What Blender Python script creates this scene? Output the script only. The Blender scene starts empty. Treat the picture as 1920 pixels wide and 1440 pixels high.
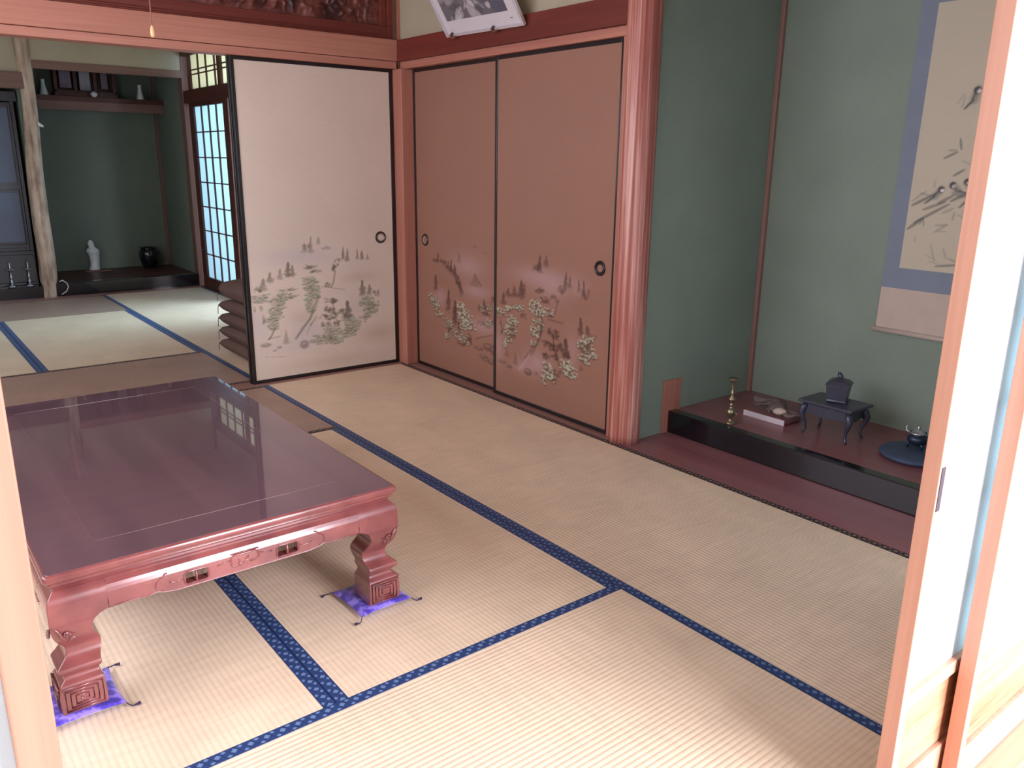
import bpy, bmesh, math, random
import numpy as np
from mathutils import Vector, Matrix, noise
R0 = random.Random(7)
SC = bpy.context.scene
COL = SC.collection

def srgb(r, g, b, a=1.0):
    f = lambda c: (c/255/12.92) if c/255 <= .04045 else ((c/255+.055)/1.055)**2.4
    return (f(r), f(g), f(b), a)

# ------------------------------------------------------------------ camera
cam_d = bpy.data.cameras.new('camera'); cam = bpy.data.objects.new('camera', cam_d); COL.objects.link(cam)
cam_d.sensor_width = 36.0
cam_d.lens = 1519.41*36.0/1920.0
cam_d.clip_start = .02
rot = Matrix(((0.6185551104469444, -0.21623578276242844, 0.755401655805101),
              (0.785639292880624, 0.15470428692614424, -0.599030454224747),
              (0.012667944663664332, 0.9640065714816436, 0.2655764547511794)))
cam.matrix_world = Matrix.Translation((4.24574, -2.51251, 1.21915)) @ rot.to_4x4()
SC.camera = cam
# ------------------------------------------------------------------ view, world, lights
LW = dict(world=1.0, A=1.0, B=1.0, C=1.0, D=1.0)
SC.view_settings.view_transform = 'Standard'
SC.view_settings.look = 'None'
SC.view_settings.exposure = 0.0
SC.view_settings.gamma = 1.0
SC.view_settings.use_curve_mapping = False
w = bpy.data.worlds.new('daylight'); SC.world = w; w.use_nodes = True
w.node_tree.nodes['Background'].inputs[0].default_value = (1.0, .85, .97, 1)
w.node_tree.nodes['Background'].inputs[1].default_value = 1.35*LW['world']

def area(name, loc, target, sx, sy, power, color):
    d = bpy.data.lights.new(name, 'AREA'); d.shape = 'RECTANGLE'; d.size = sx; d.size_y = sy
    d.energy = power; d.color = color
    o = bpy.data.objects.new(name, d); COL.objects.link(o); o.location = loc
    o.rotation_euler = (Vector(target)-Vector(loc)).to_track_quat('-Z', 'Y').to_euler()
    return o
area('veranda_daylight', (8.8, -.8, 2.5), (1.5, -1.6, .8), 8.0, 4.5, 2900*LW['A'], (.95, .91, 1.0))
area('near_room_left_fill_light', (1.8, -3.62, 1.35), (1.8, 0, .9), 3.0, 1.5, 100*LW['B'], (.93, .88, 1.0))  # added fill lamp before the solid left wall, evens out the near room
area('far_room_window_light', (-2.3, 1.5, 1.5), (-2.9, -.4, .2), 1.7, 1.9, 150*LW['C'], (.52, .80, 1.0))
area('far_room_left_window_light', (-2.0, -3.6, 1.3), (-2.0, 0, .7), 2.6, 1.3, 16*LW['D'], (.80, .90, 1.0))

# ------------------------------------------------------------------ helpers: objects
def tag(o, label=None, cat=None, group=None, kind=None):
    if label: o['label'] = label
    if cat: o['category'] = cat
    if group: o['group'] = group
    if kind: o['kind'] = kind
    return o
def empty(name, loc=(0, 0, 0), rz=0.0):
    o = bpy.data.objects.new(name, None); COL.objects.link(o); o.location = loc; o.rotation_euler = (0, 0, rz)
    o.empty_display_size = .05
    return o
class MB:
    """collects geometry, then links it as one mesh object"""
    def __init__(s): s.v = []; s.f = []; s.m = []; s.mi = 0
    def add(s, vs, fs):
        n = len(s.v); s.v += [tuple(v) for v in vs]; s.f += [tuple(i+n for i in f) for f in fs]; s.m += [s.mi]*len(fs); return s
    def box(s, x0, x1, y0, y1, z0, z1):
        if x0 > x1: x0, x1 = x1, x0
        if y0 > y1: y0, y1 = y1, y0
        return s.add([(x, y, z) for z in (z0, z1) for y in (y0, y1) for x in (x0, x1)],
                     [(0, 2, 3, 1), (4, 5, 7, 6), (0, 1, 5, 4), (2, 6, 7, 3), (0, 4, 6, 2), (1, 3, 7, 5)])
    def tube(s, pts, r, n=8, closed=False):
        pts = [Vector(p) for p in pts]; m = len(pts); rs = r if isinstance(r, (list, tuple)) else [r]*m
        vs = []; fs = []; up = None
        for i, p in enumerate(pts):
            if closed: t = pts[(i+1) % m]-pts[i-1]
            else: t = pts[min(i+1, m-1)]-pts[max(i-1, 0)]
            t.normalize()
            if up is None: up = Vector((0, 0, 1)) if abs(t.z) < .9 else Vector((1, 0, 0))
            a = t.cross(up); 
            if a.length < 1e-4: a = t.cross(Vector((0, 1, .1)))
            a.normalize(); b = a.cross(t); up = b
            for k in range(n):
                th = 2*math.pi*k/n; vs.append(p+(a*math.cos(th)+b*math.sin(th))*rs[i])
        for i in range(m if closed else m-1):
            j = (i+1) % m
            for k in range(n): fs.append((i*n+k, i*n+(k+1) % n, j*n+(k+1) % n, j*n+k))
        if not closed: fs.append(tuple(range(n))[::-1]); fs.append(tuple((m-1)*n+k for k in range(n)))
        return s.add(vs, fs)
    def lathe(s, prof, c=(0, 0, 0), n=32, fr=None, cap=True):
        vs = []; fs = []
        for (r, z) in prof:
            for k in range(n):
                th = 2*math.pi*k/n; q = fr(th, z) if fr else 1
                vs.append((c[0]+r*q*math.cos(th), c[1]+r*q*math.sin(th), c[2]+z))
        for i in range(len(prof)-1):
            for k in range(n): fs.append((i*n+k, i*n+(k+1) % n, (i+1)*n+(k+1) % n, (i+1)*n+k))
        if cap: fs.append(tuple(range(n))[::-1]); fs.append(tuple((len(prof)-1)*n+k for k in range(n)))
        return s.add(vs, fs)
    def loft(s, rings, cap=True):
        n = len(rings[0]); vs = [p for r in rings for p in r]; fs = []
        for i in range(len(rings)-1):
            for k in range(n): fs.append((i*n+k, i*n+(k+1) % n, (i+1)*n+(k+1) % n, (i+1)*n+k))
        if cap: fs.append(tuple(range(n))[::-1]); fs.append(tuple((len(rings)-1)*n+k for k in range(n)))
        return s.add(vs, fs)
    def prism(s, poly, a, b, fn):
        n = len(poly); vs = [fn(p, a) for p in poly]+[fn(p, b) for p in poly]
        fs = [tuple(range(n))[::-1], tuple(range(n, 2*n))]+[(k, (k+1) % n, n+(k+1) % n, n+k) for k in range(n)]
        return s.add(vs, fs)
    def build(s, name, mats, parent=None, smooth=False, bevel=0, bseg=2, origin=None, sub=0):
        me = bpy.data.meshes.new(name)
        vs = s.v
        if origin is not None: vs = [(v[0]-origin[0], v[1]-origin[1], v[2]-origin[2]) for v in vs]
        me.from_pydata(vs, [], s.f)
        if not isinstance(mats, (list, tuple)): mats = [mats]
        for m in mats: me.materials.append(m)
        if len(mats) > 1:
            me.polygons.foreach_set('material_index', s.m)
        bm = bmesh.new(); bm.from_mesh(me); bmesh.ops.recalc_face_normals(bm, faces=bm.faces); bm.to_mesh(me); bm.free()
        if smooth: me.polygons.foreach_set('use_smooth', [True]*len(me.polygons))
        o = bpy.data.objects.new(name, me); COL.objects.link(o)
        if origin is not None: o.location = origin
        if parent: o.parent = parent
        if bevel:
            b = o.modifiers.new('bevel', 'BEVEL'); b.width = bevel; b.segments = bseg; b.limit_method = 'ANGLE'; b.angle_limit = math.radians(40)
        if sub:
            b = o.modifiers.new('sub', 'SUBSURF'); b.levels = sub; b.render_levels = sub
        if smooth == 'auto':
            try: me.set_sharp_from_angle(angle=math.radians(35))
            except Exception: pass
        return o
def struct(name, mb, m, label=None, cat=None, **k):
    o = mb.build(name, m, **k); tag(o, label, cat, None, 'structure'); return o

# ------------------------------------------------------------------ helpers: materials
def newmat(name):
    m = bpy.data.materials.new(name); m.use_nodes = True; nt = m.node_tree
    return m, nt, nt.nodes['Principled BSDF']
def nd(nt, t, **k):
    n = nt.nodes.new(t)
    for a, b in k.items(): setattr(n, a, b)
    return n
def mth(nt, op, a, b=None, c=None, clamp=False):
    n = nt.nodes.new('ShaderNodeMath'); n.operation = op; n.use_clamp = clamp
    for i, x in enumerate((a, b, c)):
        if x is None: continue
        if hasattr(x, 'links') or hasattr(x, 'is_linked'): nt.links.new(x, n.inputs[i])
        else: n.inputs[i].default_value = x
    return n.outputs[0]
def noise_tex(nt, scale, vec=(1, 1, 1), detail=3, coord='Object', rough=.55):
    tc = nd(nt, 'ShaderNodeTexCoord'); mp = nd(nt, 'ShaderNodeMapping'); mp.inputs['Scale'].default_value = vec
    no = nd(nt, 'ShaderNodeTexNoise'); no.inputs['Scale'].default_value = scale; no.inputs['Detail'].default_value = detail; no.inputs['Roughness'].default_value = rough
    nt.links.new(tc.outputs[coord], mp.inputs[0]); nt.links.new(mp.outputs[0], no.inputs[0]); return no.outputs[0]
def ramp(nt, fac, stops):
    r = nd(nt, 'ShaderNodeValToRGB'); el = r.color_ramp.elements
    el[0].position, el[0].color = stops[0]; el[1].position, el[1].color = stops[-1]
    for p, c in stops[1:-1]: e = el.new(p); e.color = c
    nt.links.new(fac, r.inputs[0]); return r.outputs[0]
def mixc(nt, fac, a, b, bt='MIX'):
    n = nd(nt, 'ShaderNodeMix', data_type='RGBA', blend_type=bt)
    for s, x in ((0, fac), (6, a), (7, b)):
        if hasattr(x, 'is_linked'): nt.links.new(x, n.inputs[s])
        else: n.inputs[s].default_value = x
    return n.outputs[2]
def bump(nt, p, h, strength=.3, dist=.002):
    b = nd(nt, 'ShaderNodeBump'); b.inputs['Strength'].default_value = strength; b.inputs['Distance'].default_value = dist
    nt.links.new(h, b.inputs['Height']); nt.links.new(b.outputs[0], p.inputs['Normal'])
def plain(name, c, rough=.5, metal=0, coat=0, coat_r=.05, var=0, spec=None, sheen=0):
    m, nt, p = newmat(name); p.inputs['Roughness'].default_value = rough; p.inputs['Metallic'].default_value = metal
    p.inputs['Base Color'].default_value = c
    if coat: p.inputs['Coat Weight'].default_value = coat; p.inputs['Coat Roughness'].default_value = coat_r
    if spec is not None: p.inputs['Specular IOR Level'].default_value = spec
    if sheen: p.inputs['Sheen Weight'].default_value = sheen; p.inputs['Sheen Roughness'].default_value = .4
    if var:
        n = noise_tex(nt, 14, detail=4)
        c2 = tuple(x*(1-var) for x in c[:3])+(1,); c3 = tuple(min(1, x*(1+var)) for x in c[:3])+(1,)
        nt.links.new(ramp(nt, n, [(.3, c2), (.7, c3)]), p.inputs['Base Color'])
    return m
def wood(name, c1, c2, axis='x', rough=.45, scale=9, stretch=.05, coat=0, bmp=.15, coat_r=.1, fine=1.0):
    """wood with long grain lines running along one axis"""
    m, nt, p = newmat(name)
    v = {'x': (stretch, 1, 1), 'y': (1, stretch, 1), 'z': (1, 1, stretch)}[axis]
    n1 = noise_tex(nt, scale, v, 4); n2 = noise_tex(nt, scale*9*fine, tuple(a if a != stretch else stretch*.4 for a in v), 3)
    f = mth(nt, 'ADD', mth(nt, 'MULTIPLY', n1, .6), mth(nt, 'MULTIPLY', n2, .4))
    nt.links.new(ramp(nt, f, [(.36, c1), (.64, c2)]), p.inputs['Base Color'])
    p.inputs['Roughness'].default_value = rough
    if coat: p.inputs['Coat Weight'].default_value = coat; p.inputs['Coat Roughness'].default_value = coat_r
    if bmp: bump(nt, p, n2, bmp, .001)
    return m

def woods(nm, a, b, **k): return {ax: wood(nm+'_'+ax, a, b, axis=ax, **k) for ax in 'xyz'}
W_PINK = woods('reddish_beam_wood', srgb(170, 114, 96), srgb(192, 136, 118), rough=.5)
W_RED = woods('dark_red_beam_wood', srgb(98, 40, 34), srgb(120, 54, 44), rough=.4)
W_POST = woods('rose_post_wood', srgb(164, 106, 92), srgb(190, 132, 114), rough=.4)
W_SILL = woods('sill_wood', srgb(140, 104, 98), srgb(164, 126, 116), rough=.4)
W_CEDAR = woods('pale_cedar_wood', srgb(180, 134, 112), srgb(202, 158, 136), rough=.5)
W_PLANK = woods('maroon_plank_wood', srgb(126, 80, 84), srgb(150, 98, 102), rough=.35, coat=.2)
W_DARK = woods('dark_brown_wood', srgb(66, 34, 30), srgb(92, 52, 44), rough=.45)
W_GREYB = woods('dusky_beam_wood', srgb(112, 86, 78), srgb(134, 104, 94), rough=.55)
W_CEIL = woods('ceiling_wood', srgb(196, 166, 138), srgb(212, 182, 152), rough=.6)
LACQ = plain('black_lacquer', srgb(16, 16, 22), .18, coat=.6, coat_r=.05)
LACQ2 = plain('black_lacquer_rail', srgb(22, 16, 20), .3, coat=.3)
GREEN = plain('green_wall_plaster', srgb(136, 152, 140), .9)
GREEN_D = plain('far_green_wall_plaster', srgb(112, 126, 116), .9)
PLAST = plain('grey_beige_plaster', srgb(176, 170, 148), .9)
for gm, c in ((GREEN, srgb(136, 152, 140)), (GREEN_D, srgb(112, 126, 116)), (PLAST, srgb(176, 170, 148))):
    nt = gm.node_tree; p = nt.nodes['Principled BSDF']
    n1 = noise_tex(nt, 2.2, detail=2); n2 = noise_tex(nt, 260, detail=2)
    f = mth(nt, 'ADD', mth(nt, 'MULTIPLY', n1, .6), mth(nt, 'MULTIPLY', n2, .4))
    nt.links.new(ramp(nt, f, [(.35, tuple(x*.9 for x in c[:3])+(1,)), (.65, tuple(min(1, x*1.08) for x in c[:3])+(1,))]), p.inputs['Base Color'])
    bump(nt, p, n2, .25, .001)

def tatami_mat(name, c):
    m, nt, p = newmat(name)
    tc = nd(nt, 'ShaderNodeTexCoord'); sp = nd(nt, 'ShaderNodeSeparateXYZ'); nt.links.new(tc.outputs['Object'], sp.inputs[0])
    ribs = mth(nt, 'SINE', mth(nt, 'MULTIPLY', sp.outputs[1], 2*math.pi/.0145))
    h = mth(nt, 'SQRT', mth(nt, 'ADD', mth(nt, 'MULTIPLY', ribs, .5), .5001))
    rush = noise_tex(nt, 60, (1, .12, 1), 2); broad = noise_tex(nt, 2.5, (1, 1.6, 1), 3)
    hh = mth(nt, 'ADD', h, mth(nt, 'MULTIPLY', rush, .35))
    v = mth(nt, 'ADD', mth(nt, 'MULTIPLY', rush, .35), mth(nt, 'ADD', mth(nt, 'MULTIPLY', broad, .5), mth(nt, 'MULTIPLY', h, .18)))
    d = tuple(x*.80 for x in c[:3])+(1,); l = tuple(min(1, x*1.12) for x in c[:3])+(1,)
    nt.links.new(ramp(nt, v, [(.30, d), (.75, l)]), p.inputs['Base Color'])
    p.inputs['Roughness'].default_value = .5; p.inputs['Specular IOR Level'].default_value = .45
    bump(nt, p, hh, .55, .0016); return m
TAT = tatami_mat('woven_rush', srgb(226, 206, 180))
TAT_SHADED = tatami_mat('woven_rush_shaded_copy', srgb(166, 142, 128))  # browner copy of the same rush: direction-dependent sheen is painted into the colour

def border_mat(name, base, light, dark):
    """cloth tape: repeated small diamonds along the local X axis, coordinates from the mesh's own UV (metres)"""
    m, nt, p = newmat(name)
    uv = nd(nt, 'ShaderNodeUVMap'); sp = nd(nt, 'ShaderNodeSeparateXYZ'); nt.links.new(uv.outputs[0], sp.inputs[0])
    u, v = sp.outputs[0], sp.outputs[1]
    def diam(per, off, cv, sx, sy):
        a = mth(nt, 'SUBTRACT', mth(nt, 'FRACT', mth(nt, 'ADD', mth(nt, 'DIVIDE', u, per), off)), .5)
        a = mth(nt, 'MULTIPLY', mth(nt, 'ABSOLUTE', a), per/sx)
        b = mth(nt, 'DIVIDE', mth(nt, 'ABSOLUTE', mth(nt, 'SUBTRACT', v, cv)), sy)
        return mth(nt, 'LESS_THAN', mth(nt, 'ADD', a, b), 1.0)
    d1 = diam(.036, 0, .017, .0075, .0075); d2 = diam(.036, .35, .006, .006, .0045); d3 = diam(.036, .6, .024, .006, .0045)
    s = mth(nt, 'ADD', mth(nt, 'ADD', d1, d2), d3, clamp=True)
    ln = mth(nt, 'LESS_THAN', mth(nt, 'FRACT', mth(nt, 'ADD', mth(nt, 'DIVIDE', u, .018), mth(nt, 'DIVIDE', v, .03))), .07)
    c = mixc(nt, ln, base, dark); c = mixc(nt, mth(nt, 'MULTIPLY', s, .7), c, light)
    nt.links.new(c, p.inputs['Base Color']); p.inputs['Roughness'].default_value = .55
    p.inputs['Sheen Weight'].default_value = .06; p.inputs['Sheen Roughness'].default_value = .35
    return m
NAVY = border_mat('navy_border_cloth', srgb(30, 58, 108), srgb(112, 142, 182), srgb(14, 28, 60))
MAROON = border_mat('dark_maroon_border_cloth', srgb(44, 26, 34), srgb(170, 148, 130), srgb(20, 12, 18))

# ------------------------------------------------------------------ painting on panels (colour attribute computed here)
class Canvas:
    def __init__(s, u0, u1, v0, v1, res, base):
        s.us = np.arange(u0, u1+res*.5, res); s.vs = np.arange(v0, v1+res*.5, res)
        s.U, s.V = np.meshgrid(s.us, s.vs); s.c = np.zeros(s.U.shape+(3,)); s.c[:] = base[:3]; s.rng = np.random.RandomState(3)
    def mix(s, a, col):
        a = np.clip(a, 0, 1)[..., None]; s.c = s.c*(1-a)+np.array(col[:3])*a
    def blob(s, u, v, ru, rv, col, al, soft=1.0, tilt=0):
        du = s.U-u; dv = s.V-v
        if tilt: du, dv = du*math.cos(tilt)+dv*math.sin(tilt), -du*math.sin(tilt)+dv*math.cos(tilt)
        d = (du/ru)**2+(dv/rv)**2
        s.mix(al*(np.exp(-d*1.6) if soft >= 1 else np.clip((1.15-d)/(.3+soft), 0, 1)), col)
    def stroke(s, P, w, col, al, taper=False):
        best = np.full(s.U.shape, 1e9); n = len(P)-1
        for i in range(n):
            ax, ay = P[i]; bx, by = P[i+1]; dx, dy = bx-ax, by-ay; L = dx*dx+dy*dy+1e-12
            t = np.clip(((s.U-ax)*dx+(s.V-ay)*dy)/L, 0, 1); d = np.hypot(s.U-ax-t*dx, s.V-ay-t*dy)
            ww = w*(.25+1.5*np.sqrt(np.clip(t*(1-t), 0, 1))) if taper else w
            best = np.minimum(best, d/(ww*.5+1e-9))
        s.mix(al*np.clip(1.4-best, 0, 1), col)
    def scene(s, feats, ink, mist, pale, dark, ku=1.0):
        r = s.rng
        for f in feats:
            k, P = f[0], f[1]; a = f[2:]
            if k == 'M': s.blob(P[0][0], P[0][1], a[0], a[1], mist, a[2])
            elif k == 'S': s.blob(P[0][0], P[0][1], a[0], a[1], dark, a[2])
            elif k == 'D':
                for _ in range(14): s.blob(P[0][0]+r.uniform(-.5, .5)*a[0]*ku, P[0][1]+r.uniform(-.45, .45)*a[1], a[0]*ku*r.uniform(.14, .3), a[1]*r.uniform(.16, .34), ink, a[2]*.6, .5, r.uniform(-.5, .5))
            elif k == 'R':
                s.blob(P[0][0], P[0][1], a[0]*.5, a[1]*.6, ink, a[2]*.7, .3)
                s.blob(P[0][0]-.004, P[0][1]+a[1]*.15, a[0]*.3, a[1]*.22, mist, .35, .5)
            elif k == 'C':
                (u0, v0), (u1, v1) = P[0], P[1]; h = v0-v1; n = max(5, int(h/.009))
                for i in range(n):
                    t = (i+.5)/n; ww = a[0]*ku*(.10+.42*t)*(1+.4*r.uniform(-1, 1))
                    s.blob(u0+(u1-u0)*t+r.uniform(-.2, .2)*ww, v0-h*t, ww*1.15, h/n*1.0, ink, min(1, a[2]*(.95-.35*t)), .4, r.uniform(-.2, .2))
            elif k == 'T':
                (u0, v0), (u1, v1) = P[0], P[1]; h = v0-v1
                for i in range(6):
                    t = (i+.5)/6; s.blob(u0+(u1-u0)*t, v0-h*t, a[0]*ku*.4*t+.003, h/8, ink, a[2]*.6, .6)
            elif k == 'K':
                for j in range(3): s.stroke([(u+r.uniform(-.3, .3)*a[0], v+r.uniform(-.3, .3)*a[0]) for u, v in P], a[0]*r.uniform(.3, .7), mist if a[1] == 2 else ink, a[2]*.55)
            elif k == 'G':
                s.blob(P[0][0], P[0][1]-.006, a[0]*ku*.62, a[1]*.85, ink, .5*min(1, a[2]), .8)
                cnt = int(12+a[0]*a[1]*5200); pts = sorted([(r.uniform(-.6, .6), r.uniform(-.55, .55)) for _ in range(cnt)], key=lambda q: -q[1])
                for (du, dv) in pts:
                    uu = P[0][0]+du*a[0]*ku*1.1; vv = P[0][1]+dv*a[1]*1.3; q = r.uniform(.006, .0115)
                    s.blob(uu, vv-.005, q*1.3, .0048, ink, .6, .5, r.uniform(-.4, .4)); s.blob(uu, vv, q, .0044, pale, min(1, .6*a[2]), .4, r.uniform(-.5, .5))
    def mesh(s, name, place, mat, parent, vtop=None):
        """place(u, v) -> world point; rows above the painted zone are one plain strip"""
        us, vs = s.us, list(s.vs); col = s.c
        if vtop and vtop > vs[-1]: vs = vs+[vtop]; col = np.concatenate([col, col[-1:]], 0)
        nu, nv = len(us), len(vs)
        V = [place(u, v) for v in vs for u in us]
        F = [(j*nu+i, j*nu+i+1, (j+1)*nu+i+1, (j+1)*nu+i) for j in range(nv-1) for i in range(nu-1)]
        me = bpy.data.meshes.new(name); me.from_pydata(V, [], F); me.materials.append(mat)
        at = me.color_attributes.new('paint', 'FLOAT_COLOR', 'POINT')
        c4 = np.ones((nv*nu, 4)); c4[:, :3] = col.reshape(-1, 3); at.data.foreach_set('color', c4.ravel())
        o = bpy.data.objects.new(name, me); COL.objects.link(o); o.parent = parent; return o
def paint_mat(name, rough=.6, silk=.05, spec=.4):
    m, nt, p = newmat(name); a = nd(nt, 'ShaderNodeAttribute'); a.attribute_name = 'paint'
    n = noise_tex(nt, 120, (.25, .25, 3), 2); n2 = noise_tex(nt, 3, detail=2)
    f = mth(nt, 'ADD', mth(nt, 'MULTIPLY', n, .5), mth(nt, 'MULTIPLY', n2, .5))
    g = ramp(nt, f, [(.3, (1-silk*2,)*3+(1,)), (.7, (1, 1, 1, 1))])
    nt.links.new(mixc(nt, 1.0, a.outputs['Color'], g, 'MULTIPLY'), p.inputs['Base Color']); p.inputs['Roughness'].default_value = rough
    p.inputs['Specular IOR Level'].default_value = spec
    return m
SILK = paint_mat('painted_silk_paper', .5)
SCROLLP = paint_mat('painted_scroll_paper', .8, .03)
P1=[
('M',[(-0.578, 0.685)],0.3,0.07,0.5),('M',[(-0.694, 0.686)],0.18,0.05,0.35),('M',[(-0.288, 0.375)],0.07,0.1,0.45),('M',[(-0.602, 0.256)],0.14,0.09,0.6),
('M',[(-0.89, 0.32)],0.07,0.12,0.45),('M',[(-0.41, 0.472)],0.16,0.05,0.3),('M',[(-0.732, 0.182)],0.2,0.05,0.35),('M',[(-0.271, 0.6)],0.14,0.05,0.3),
('S',[(-0.274, 0.546)],0.15,0.04,0.3),('S',[(-0.635, 0.35)],0.1,0.05,0.25),('S',[(-0.148, 0.202)],0.15,0.06,0.35),('S',[(-0.496, 0.071)],0.35,0.04,0.2),
('C',[(-0.559, 0.796), (-0.564, 0.707)],0.035,1,0.5),('C',[(-0.512, 0.794), (-0.515, 0.751)],0.03,1,0.45),('D',[(-0.587, 0.737)],0.05,0.03,0.4),('D',[(-0.468, 0.731)],0.05,0.02,0.35),
('C',[(-0.598, 0.761), (-0.601, 0.709)],0.04,1,0.35),('C',[(-0.363, 0.728), (-0.367, 0.66)],0.028,1,0.8),('C',[(-0.336, 0.718), (-0.34, 0.647)],0.028,1,0.75),('C',[(-0.274, 0.709), (-0.276, 0.655)],0.025,1,0.7),
('C',[(-0.244, 0.701), (-0.246, 0.65)],0.028,1,0.75),('C',[(-0.207, 0.681), (-0.208, 0.648)],0.02,1,0.6),('D',[(-0.401, 0.657)],0.04,0.02,0.5),('D',[(-0.423, 0.617)],0.045,0.04,0.75),
('K',[(-0.418, 0.592), (-0.433, 0.534), (-0.448, 0.505)],0.014,1,0.6),('K',[(-0.505, 0.516), (-0.442, 0.499), (-0.364, 0.483)],0.01,1,0.45),('D',[(-0.473, 0.519)],0.035,0.03,0.6),('C',[(-0.701, 0.661), (-0.706, 0.585)],0.04,1,0.85),
('C',[(-0.677, 0.645), (-0.679, 0.588)],0.04,1,0.7),('C',[(-0.748, 0.628), (-0.752, 0.571)],0.045,1,0.5),('C',[(-0.808, 0.612), (-0.812, 0.559)],0.05,1,0.65),('C',[(-0.848, 0.584), (-0.853, 0.517)],0.05,1,0.6),
('D',[(-0.694, 0.589)],0.05,0.02,0.4),('D',[(-0.876, 0.524)],0.05,0.03,0.5),('G',[(-0.879, 0.479)],0.09,0.03,0.8),('D',[(-0.711, 0.51)],0.1,0.012,0.7),
('G',[(-0.737, 0.478)],0.07,0.03,0.45),('G',[(-0.775, 0.446)],0.07,0.06,0.7),('G',[(-0.785, 0.384)],0.06,0.05,0.8),('G',[(-0.807, 0.333)],0.05,0.05,0.75),
('D',[(-0.677, 0.472)],0.06,0.02,0.4),('D',[(-0.569, 0.627)],0.07,0.025,0.75),('D',[(-0.532, 0.601)],0.07,0.02,0.6),('G',[(-0.573, 0.545)],0.07,0.05,1.0),
('G',[(-0.564, 0.486)],0.07,0.06,1.0),('G',[(-0.587, 0.417)],0.05,0.06,0.95),('K',[(-0.527, 0.459), (-0.557, 0.39), (-0.585, 0.333), (-0.638, 0.285), (-0.673, 0.235)],0.03,1,0.6),('K',[(-0.573, 0.325), (-0.613, 0.288), (-0.647, 0.244)],0.02,2,0.6),
('K',[(-0.547, 0.341), (-0.587, 0.297)],0.012,1,0.5),('K',[(-0.58, 0.308), (-0.615, 0.252)],0.01,1,0.5),('D',[(-0.906, 0.419)],0.012,0.03,0.5),('D',[(-0.871, 0.421)],0.015,0.03,0.5),
('D',[(-0.855, 0.362)],0.02,0.05,0.6),('K',[(-0.796, 0.309), (-0.821, 0.259), (-0.839, 0.247)],0.012,1,0.7),('K',[(-0.839, 0.247), (-0.77, 0.256)],0.01,1,0.6),('T',[(-0.736, 0.284), (-0.739, 0.207)],0.06,1,0.7),
('R',[(-0.857, 0.214)],0.07,0.022,0.8),('R',[(-0.78, 0.192)],0.035,0.014,0.8),('R',[(-0.807, 0.177)],0.028,0.01,0.75),('R',[(-0.631, 0.19)],0.06,0.045,0.9),
('R',[(-0.58, 0.202)],0.05,0.02,0.7),('D',[(-0.442, 0.427)],0.08,0.03,0.85),('D',[(-0.467, 0.375)],0.06,0.04,0.75),('D',[(-0.409, 0.357)],0.06,0.04,0.75),
('D',[(-0.502, 0.342)],0.05,0.02,0.8),('D',[(-0.45, 0.33)],0.07,0.03,0.7),('D',[(-0.491, 0.292)],0.05,0.025,0.8),('D',[(-0.419, 0.29)],0.05,0.025,0.75),
('K',[(-0.446, 0.415), (-0.43, 0.328), (-0.402, 0.233)],0.012,1,0.6),('C',[(-0.35, 0.415), (-0.352, 0.301)],0.07,1,0.85),('D',[(-0.351, 0.326)],0.05,0.02,0.7),('G',[(-0.326, 0.274)],0.09,0.06,1.0),
('G',[(-0.355, 0.233)],0.09,0.04,0.95),('G',[(-0.461, 0.24)],0.08,0.06,1.0),('G',[(-0.437, 0.193)],0.07,0.03,0.95),('G',[(-0.528, 0.211)],0.07,0.04,0.7),
('D',[(-0.469, 0.21)],0.03,0.03,0.5),('C',[(-0.249, 0.526), (-0.251, 0.44)],0.055,1,0.8),('C',[(-0.202, 0.497), (-0.203, 0.441)],0.045,1,0.7),('D',[(-0.161, 0.444)],0.04,0.03,0.6),
('G',[(-0.225, 0.406)],0.08,0.06,0.75),('G',[(-0.184, 0.365)],0.06,0.05,0.7),('G',[(-0.22, 0.337)],0.05,0.04,0.6),('D',[(-0.236, 0.289)],0.02,0.03,0.4),
('K',[(-0.867, 0.147), (-0.747, 0.135)],0.005,1,0.4),]
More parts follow.
